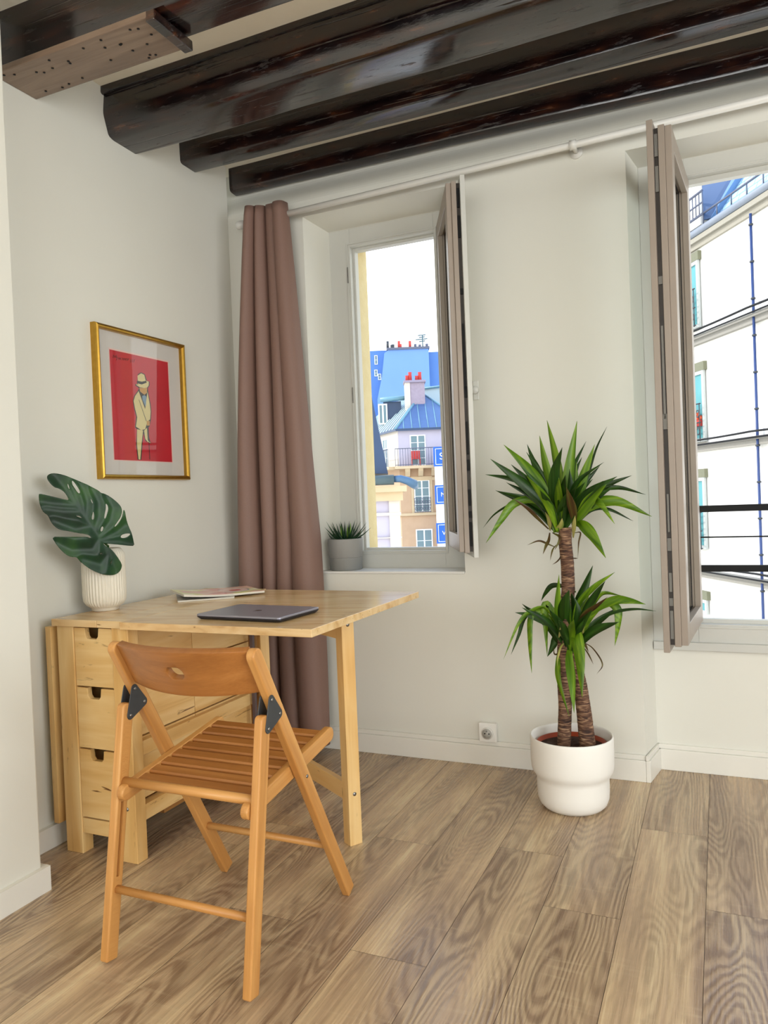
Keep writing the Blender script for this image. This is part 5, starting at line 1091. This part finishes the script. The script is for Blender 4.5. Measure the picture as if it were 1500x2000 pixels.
# ---- house close on the left, dark roof and gutter
nr = thing('neighbouring_house', 'pale stone house with steep dark sky-tinted roof at lower left of the small window view', 'building', LW(-1, 17, GZ))
Dn = 15.5
def P_n(u, v, D=Dn): a, z = lz(u, v, D); return LW(a, D, z)
m = MB(); a0 = P_n(690, 925); m.prism([P_n(758, 925), P_n(736, 822), P_n(722, 756), P_n(640, 740), P_n(640, 925)], FH*2.2); m.build('mansard_roof', M_zincd, nr)
gl_, gz1 = lz(769, 927, Dn-.2); gz0 = lz(769, 947, Dn-.2)[1]
m = MB(); m.tube([LW(-2.5, Dn-.22, (gz0+gz1)/2), LW(gl_, Dn-.22, (gz0+gz1)/2)], (gz1-gz0)/2, 14); m.build('gutter', mat('grey_zinc', '#56676b', '#4b5b60', .35, 6, metal=.3), nr)
m = MB(); m.tube([P_n(766, 936, Dn-.2), P_n(782, 935, Dn-.2), P_n(796, 939, Dn-.2), P_n(808, 945, Dn-.1), P_n(812, 951, Dn)], [.065, .075, .08, .095, .06], 14); m.build('downpipe_elbow', mat('blue_grey_zinc', '#51708c', '#466380', .35, 6, metal=.3), nr)
lw1, _ = lz(786, 1000, Dn); cz1 = lz(780, 949, Dn)[1]; cz0 = lz(780, 966, Dn)[1]
m = MB(); Lb(m, -2.5, lw1+.10, Dn-.22, Dn+3, cz0+.06, cz1); Lb(m, -2.5, lw1+.02, Dn-.12, Dn+3, cz0-.12, cz0+.06); m.build('cornice', M_tanl, nr)
m = MB(); Lb(m, -2.5, lw1-.25, Dn, Dn+3, GZ, cz0); m.build('wall', M_lav, nr)
m = MB(); Lb(m, lw1-.27, lw1-.05, Dn-.06, Dn+3, GZ, cz0-.1); m.build('pilaster', M_cream_w, nr)
m = MB(); z_ = lz(760, 1004, Dn)[1]; Lb(m, -2.5, lw1-.03, Dn-.07, Dn, z_-.03, z_+.03); z_ = lz(760, 1050, Dn)[1]; Lb(m, -2.5, lw1-.03, Dn-.065, Dn, z_-.01, z_+.01); m.build('string_course', M_cream_w, nr)
# ---- tall gable far behind, tinted blue for shade
fa = thing('shade_blue_gable_building', 'tall gable wall tinted blue for shade with a row of chimney pots far behind', 'building', LW(2.5, 78, GZ))
Df = 75
ga, gz_ = lz(758, 684, Df); gb, _ = lz(837, 683, Df)
m = MB(); m.prism([LW(lz(738, 800, Df)[0], Df, GZ), LW(lz(738, 800, Df)[0], Df, lz(738, 780, Df)[1]), LW(lz(746, 735, Df)[0], Df, lz(746, 735, Df)[1]), LW(lz(751, 700, Df)[0], Df, lz(751, 690, Df)[1]), LW(ga, Df, gz_), LW(gb, Df, gz_), LW(gb, Df, GZ)], FH*5); m.build('gable_wall', M_farw, fa)
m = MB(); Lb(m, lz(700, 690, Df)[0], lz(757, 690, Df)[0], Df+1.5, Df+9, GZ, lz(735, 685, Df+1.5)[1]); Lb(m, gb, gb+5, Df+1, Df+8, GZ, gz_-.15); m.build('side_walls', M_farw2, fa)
m = MB(); Lb(m, ga-.15, gb+.1, Df-.15, Df+1.2, gz_, gz_+.22); m.build('wall_coping', M_iron, fa)
for (u0, v0, v1) in ((731, 694, 712), (731, 722, 735), (738, 730, 742)):
    a, z1_ = lz(u0, v0, Df+1.4); z0_ = lz(u0, v1, Df+1.4)[1]; fwin(fa, LW(a, Df+1.45, z0_), RH, -FH, .32, z1_-z0_, 0, 1, .06)
for (u_, h_, mt) in ((757.5, .75, M_dark), (765.5, .38, M_dark), (768, .42, M_dark), (779.5, .72, M_red), (782.5, .42, M_red), (801, .68, M_red), (811.5, .36, M_iron), (820, .3, M_iron), (834, .35, M_iron)):
    l = lz(u_, 684, Df+.4)[0]; b = LW(l, Df+.4, gz_+.2); MB().tube([b, b+UP*h_], .14, 8).build('chimney_pot', mt, fa)
an = thing('roof_antenna', 'small television antenna on the far blue gable', 'antenna', LW(lz(826, 684, Df+.4)[0], Df+.4, gz_+.2))
b = Vector(an['_org']); m = MB(); m.tube([b, b+UP*1.25], .06, 6)
for z, w_ in ((1.2, .45), (1.0, .35), (.8, .7), (.6, .35)): m.tube([b+UP*z-RH*w_, b+UP*(z+.05)+RH*w_*.7], .055, 5)
m.build('mast', mat('antenna_grey', '#4b6a72', '#426069', .5), an)

# ---- the sunlit facade across the street (large window)
FA = Vector((1.42, 18.7, 0)); FE = Vector((.515, -.857, 0)).normalized(); FN = Vector((-.857, -.515, 0)).normalized()
def fs_(u, v, off=0.):
    r = ray(u, v); o = FA+FN*off; t = (o-CAM).dot(FN)/r.dot(FN); p = CAM+r*t; return (p-FA).dot(FE), p.z
def FP(s, z, off=0.): return FA+FE*s+FN*off+UP*z
SL, SR = -14., 13.
fc = thing('street_facade', 'bright white sunlit apartment building across the street in the right window', 'building', FP(0, GZ))
M_fac = mat('white_facade', '#efece4', '#e8e4da', .8, 1.5)
z_c = fs_(1420, 452)[1]   # underside of the cornice
z_g = fs_(1420, 425)[1]
m = MB(); m.obox(FP(SL, GZ), FE*(SR-SL), -FN*9, UP*(z_c-GZ)); m.build('wall', M_fac, fc)
m = MB(); m.obox(FP(SL, z_c), FE*(SR-SL), FN*.07, UP*.14); m.obox(FP(SL, z_c+.14), FE*(SR-SL), FN*.15, UP*.12); m.obox(FP(SL, z_c), FE*(SR-SL), -FN*1.2, UP*.5); m.build('cornice', mat('cornice_stone', '#a09a8c', '#928c7e', .8), fc)
m = MB(); m.tube([FP(SL, z_c+.36, .14), FP(SR, z_c+.36, .14)], .09, 10); m.build('gutter', mat('gutter_zinc', '#868d98', '#7a818c', .4, 6), fc)
m = MB(); zz = z_c+.50; RHT = .24
m.tube([FP(SL, zz+RHT, .1), FP(SR, zz+RHT, .1)], .025, 6)
s = SL
while s < SR: m.tube([FP(s, zz-.05, .1), FP(s, zz+RHT, .1)], .018, 5); m.tube([FP(s, zz-.05, .1), FP(s+.25, zz-.05, .1)], .022, 5); s += .6
m.build('roof_edge_rail', M_iron, fc)
# slate mansard with raised courses
def slate():
    mm = bpy.data.materials.new('pale_slate'); mm.use_nodes = True; nt = mm.node_tree; b_ = nt.nodes['Principled BSDF']; L = nt.links.new
    at = N(nt, 'ShaderNodeAttribute', attribute_name='grain'); br = N(nt, 'ShaderNodeTexBrick'); br.inputs['Scale'].default_value = 1; br.inputs['Brick Width'].default_value = .34; br.inputs['Row Height'].default_value = .17; br.inputs['Mortar Size'].default_value = .02
    br.inputs['Color1'].default_value = lin('#a9cfe6'); br.inputs['Color2'].default_value = lin('#bcdcec'); br.inputs['Mortar'].default_value = lin('#7fa6c4')
    L(at.outputs['Vector'], br.inputs['Vector']); L(br.outputs[0], b_.inputs['Base Color']); b_.inputs['Roughness'].default_value = .6; return mm
M_slate = slate()
m = MB(); z0_ = z_c+.5; tilt = -FN*2.0+UP*4.6
sv2 = tilt.normalized()
pts = [FP(SL, z0_, -.1), FP(SR, z0_, -.1), FP(SR, z0_, -.1)+tilt, FP(SL, z0_, -.1)+tilt]
m.add(pts, [(0, 1, 2, 3)], FE, goff=(0, 0, 0)); 
m.g = [((p-FA).dot(FE), (p-pts[0]).dot(sv2), 0) for p in m.v]
m.add([p-FN*.3 for p in pts], [(3, 2, 1, 0)], FE)
m.build('slate_roof', M_slate, fc)
# blue dormer cheek: a triangular wedge rising out of the slope, and a chimney wall with railing at left
s0, zt0 = fs_(1380, 365); s1, _ = fs_(1384, 420); s2, zt2 = fs_(1440, 352)
m = MB(); wz = [FP(s0-.1, z0_+.1, .06), FP(s0-.1, z0_+3.6, .06), FP(s0+2.5, z0_+3.6, -1.5), FP(s0+.2, z0_+.1, -.15)]
m.add(wz+[p-FN*1.2 for p in wz], [(0, 1, 2, 3), (7, 6, 5, 4), (0, 4, 5, 1), (1, 5, 6, 2), (2, 6, 7, 3), (3, 7, 4, 0)]); m.build('dormer_cheek', M_zinc, fc)
m = MB(); wz = [FP(s0+.15, z0_+.05, .02), FP(s0+2.3, z0_+3.6, -1.38), FP(s0+3.5, z0_+3.6, -1.38)]
m.add(wz+[p-FN*.5 for p in wz], [(0, 1, 2), (5, 4, 3), (0, 3, 4, 1), (1, 4, 5, 2), (2, 5, 3, 0)]); m.build('valley_flashing', mat('slate_blue', '#6d8fbd', '#6386b5', .5), fc)
m = MB(); m.obox(FP(SL, z0_, .12), FE*(s0-.12-SL), -FN*2.5, UP*3.8); m.build('chimney_breast', M_fac, fc)
m = MB(); sA, zA = fs_(1343, 436, .3); sB, zB = fs_(1371, 372, .3); zlo = fs_(1371, 418, .3)[1]; zhi = zB
m.tube([FP(sA-3, zhi, .3), FP(sB, zhi, .3)], .03, 6); m.tube([FP(sA-3, zhi-.28, .3), FP(sB, zhi-.28, .3)], .02, 6); m.tube([FP(sA-3, zlo, .3), FP(sB, zlo, .3)], .03, 6)
s = sB
while s > sA-3: m.tube([FP(s, zlo, .3), FP(s, zhi, .3)], .014, 5); s -= .15
m.build('terrace_railing', M_iron, fc)
# string courses
zc1 = fs_(1420, 645)[1]; zc2 = fs_(1420, 868)[1]; zc3 = fs_(1420, 1126)[1]
for z in (zc1, zc2, zc3):
    m = MB(); m.obox(FP(SL, z-.10), FE*(SR-SL), FN*.12, UP*.12); m.obox(FP(SL, z+.02), FE*(SR-SL), FN*.2, UP*.07); m.build('string_course', mat('course_stone', '#97938a', '#8a867d', .8) if 'course_stone' not in bpy.data.materials else bpy.data.materials['course_stone'], fc)
# windows with ornamental iron guards
M_teal = mat('teal_pane', '#3d7f86', '#5aa3a6', .3, 1.5, spec=.3); M_gfr = mat('grey_window_frame', '#b9bdb8', '#aeb2ad', .5)
def facwin(u0, u1, vt, vb, g, lint=True):
    sa, _ = fs_(1330 if u0 is None else u0, (vt+vb)/2); sb, z1_ = fs_(u1, vt); z0_ = fs_(u1, vb)[1]
    sa = sb-1.25
    f = fwin(fc, FP(sa, z0_, .06), FE, FN, sb-sa, z1_-z0_, 1, 0, .09, guard=g, rec=.03, pane=M_teal, gm=M_dark, fm=M_gfr)
    if lint: MB().obox(FP(sa-.05, z1_, 0), FE*(sb-sa+.1), FN*.10, UP*.22).build('lintel_box', mat('shutter_box', '#77775f', '#6b6b55', .7) if 'shutter_box' not in bpy.data.materials else bpy.data.materials['shutter_box'], f)
    return f, sa, sb, z0_, z1_
facwin(None, 1368, 507, 640, .95); f_, sa, sb, z0_, z1_ = facwin(None, 1379, 722, 862, .95); facwin(None, 1381, 932, 1072, .95); facwin(None, 1386, 1172, 1200, None)
# flower box behind the middle guard
fb = thing('flower_box', 'window box with orange flowers behind the middle iron guard across the street', 'flower box', FP(sa+.5, z0_+.45, .12))
MB().obox(FP(sa+.1, z0_+.40, .05), FE*1.0, FN*.1, UP*.16).build('box', M_red, fb)
m = MB(); rs = random.Random(4)
for i in range(34):
    c = FP(sa+.1+rs.random()*1.0, z0_+.58+rs.random()*.16, .06+rs.random()*.08); m.lathe([(0, -.05), (.05, 0), (0, .05)], c, 6)
m.build('flowers', mat('orange_petals', '#e8623a', '#d8502c', .7), fb, kind='stuff')
# drainpipe and cables
dp = thing('drainpipe', 'slim blue grey drainpipe with brackets on the bright facade', 'drainpipe', FP(fs_(1485, 800)[0], GZ))
sp_ = fs_(1482, 600)[0]
m = MB(); m.tube([FP(sp_, GZ+.2, .13), FP(sp_, z_c, .13)], .032, 10); pp = m.build('pipe', mat('pipe_blue', '#2c4276', '#263a6a', .5), dp)
z = GZ+1
while z < z_c: MB().tube([FP(sp_, z-.02, .13), FP(sp_, z+.02, .13)], .052, 10).build('bracket', M_dark, dp); z += .82
for nm, lab, z_, sg in (('facade_cable', 'black cable strung above the upper ledge of the bright facade', zc1+.24, .05), ('facade_cable', 'black cable strung above the middle ledge of the bright facade', zc2+.2, .05), ('facade_cable', 'black cable strung above the lowest ledge of the bright facade', zc3+.22, .04)):
    g = thing(nm, lab, 'cable', FP(0, z_)); m = MB(); n_ = 40
    m.tube([FP(SL+(SR-SL)*i/n_, z_-sg*abs(math.sin(i*PI/5))*.4, .24) for i in range(n_+1)], .026, 6); m.build('cable', M_black, g)
    m = MB(); m.tube([FP(SL, z_-.14, .24), FP(SR, z_-.14, .24)], .022, 5); m.build('thin_cable', M_black, g)
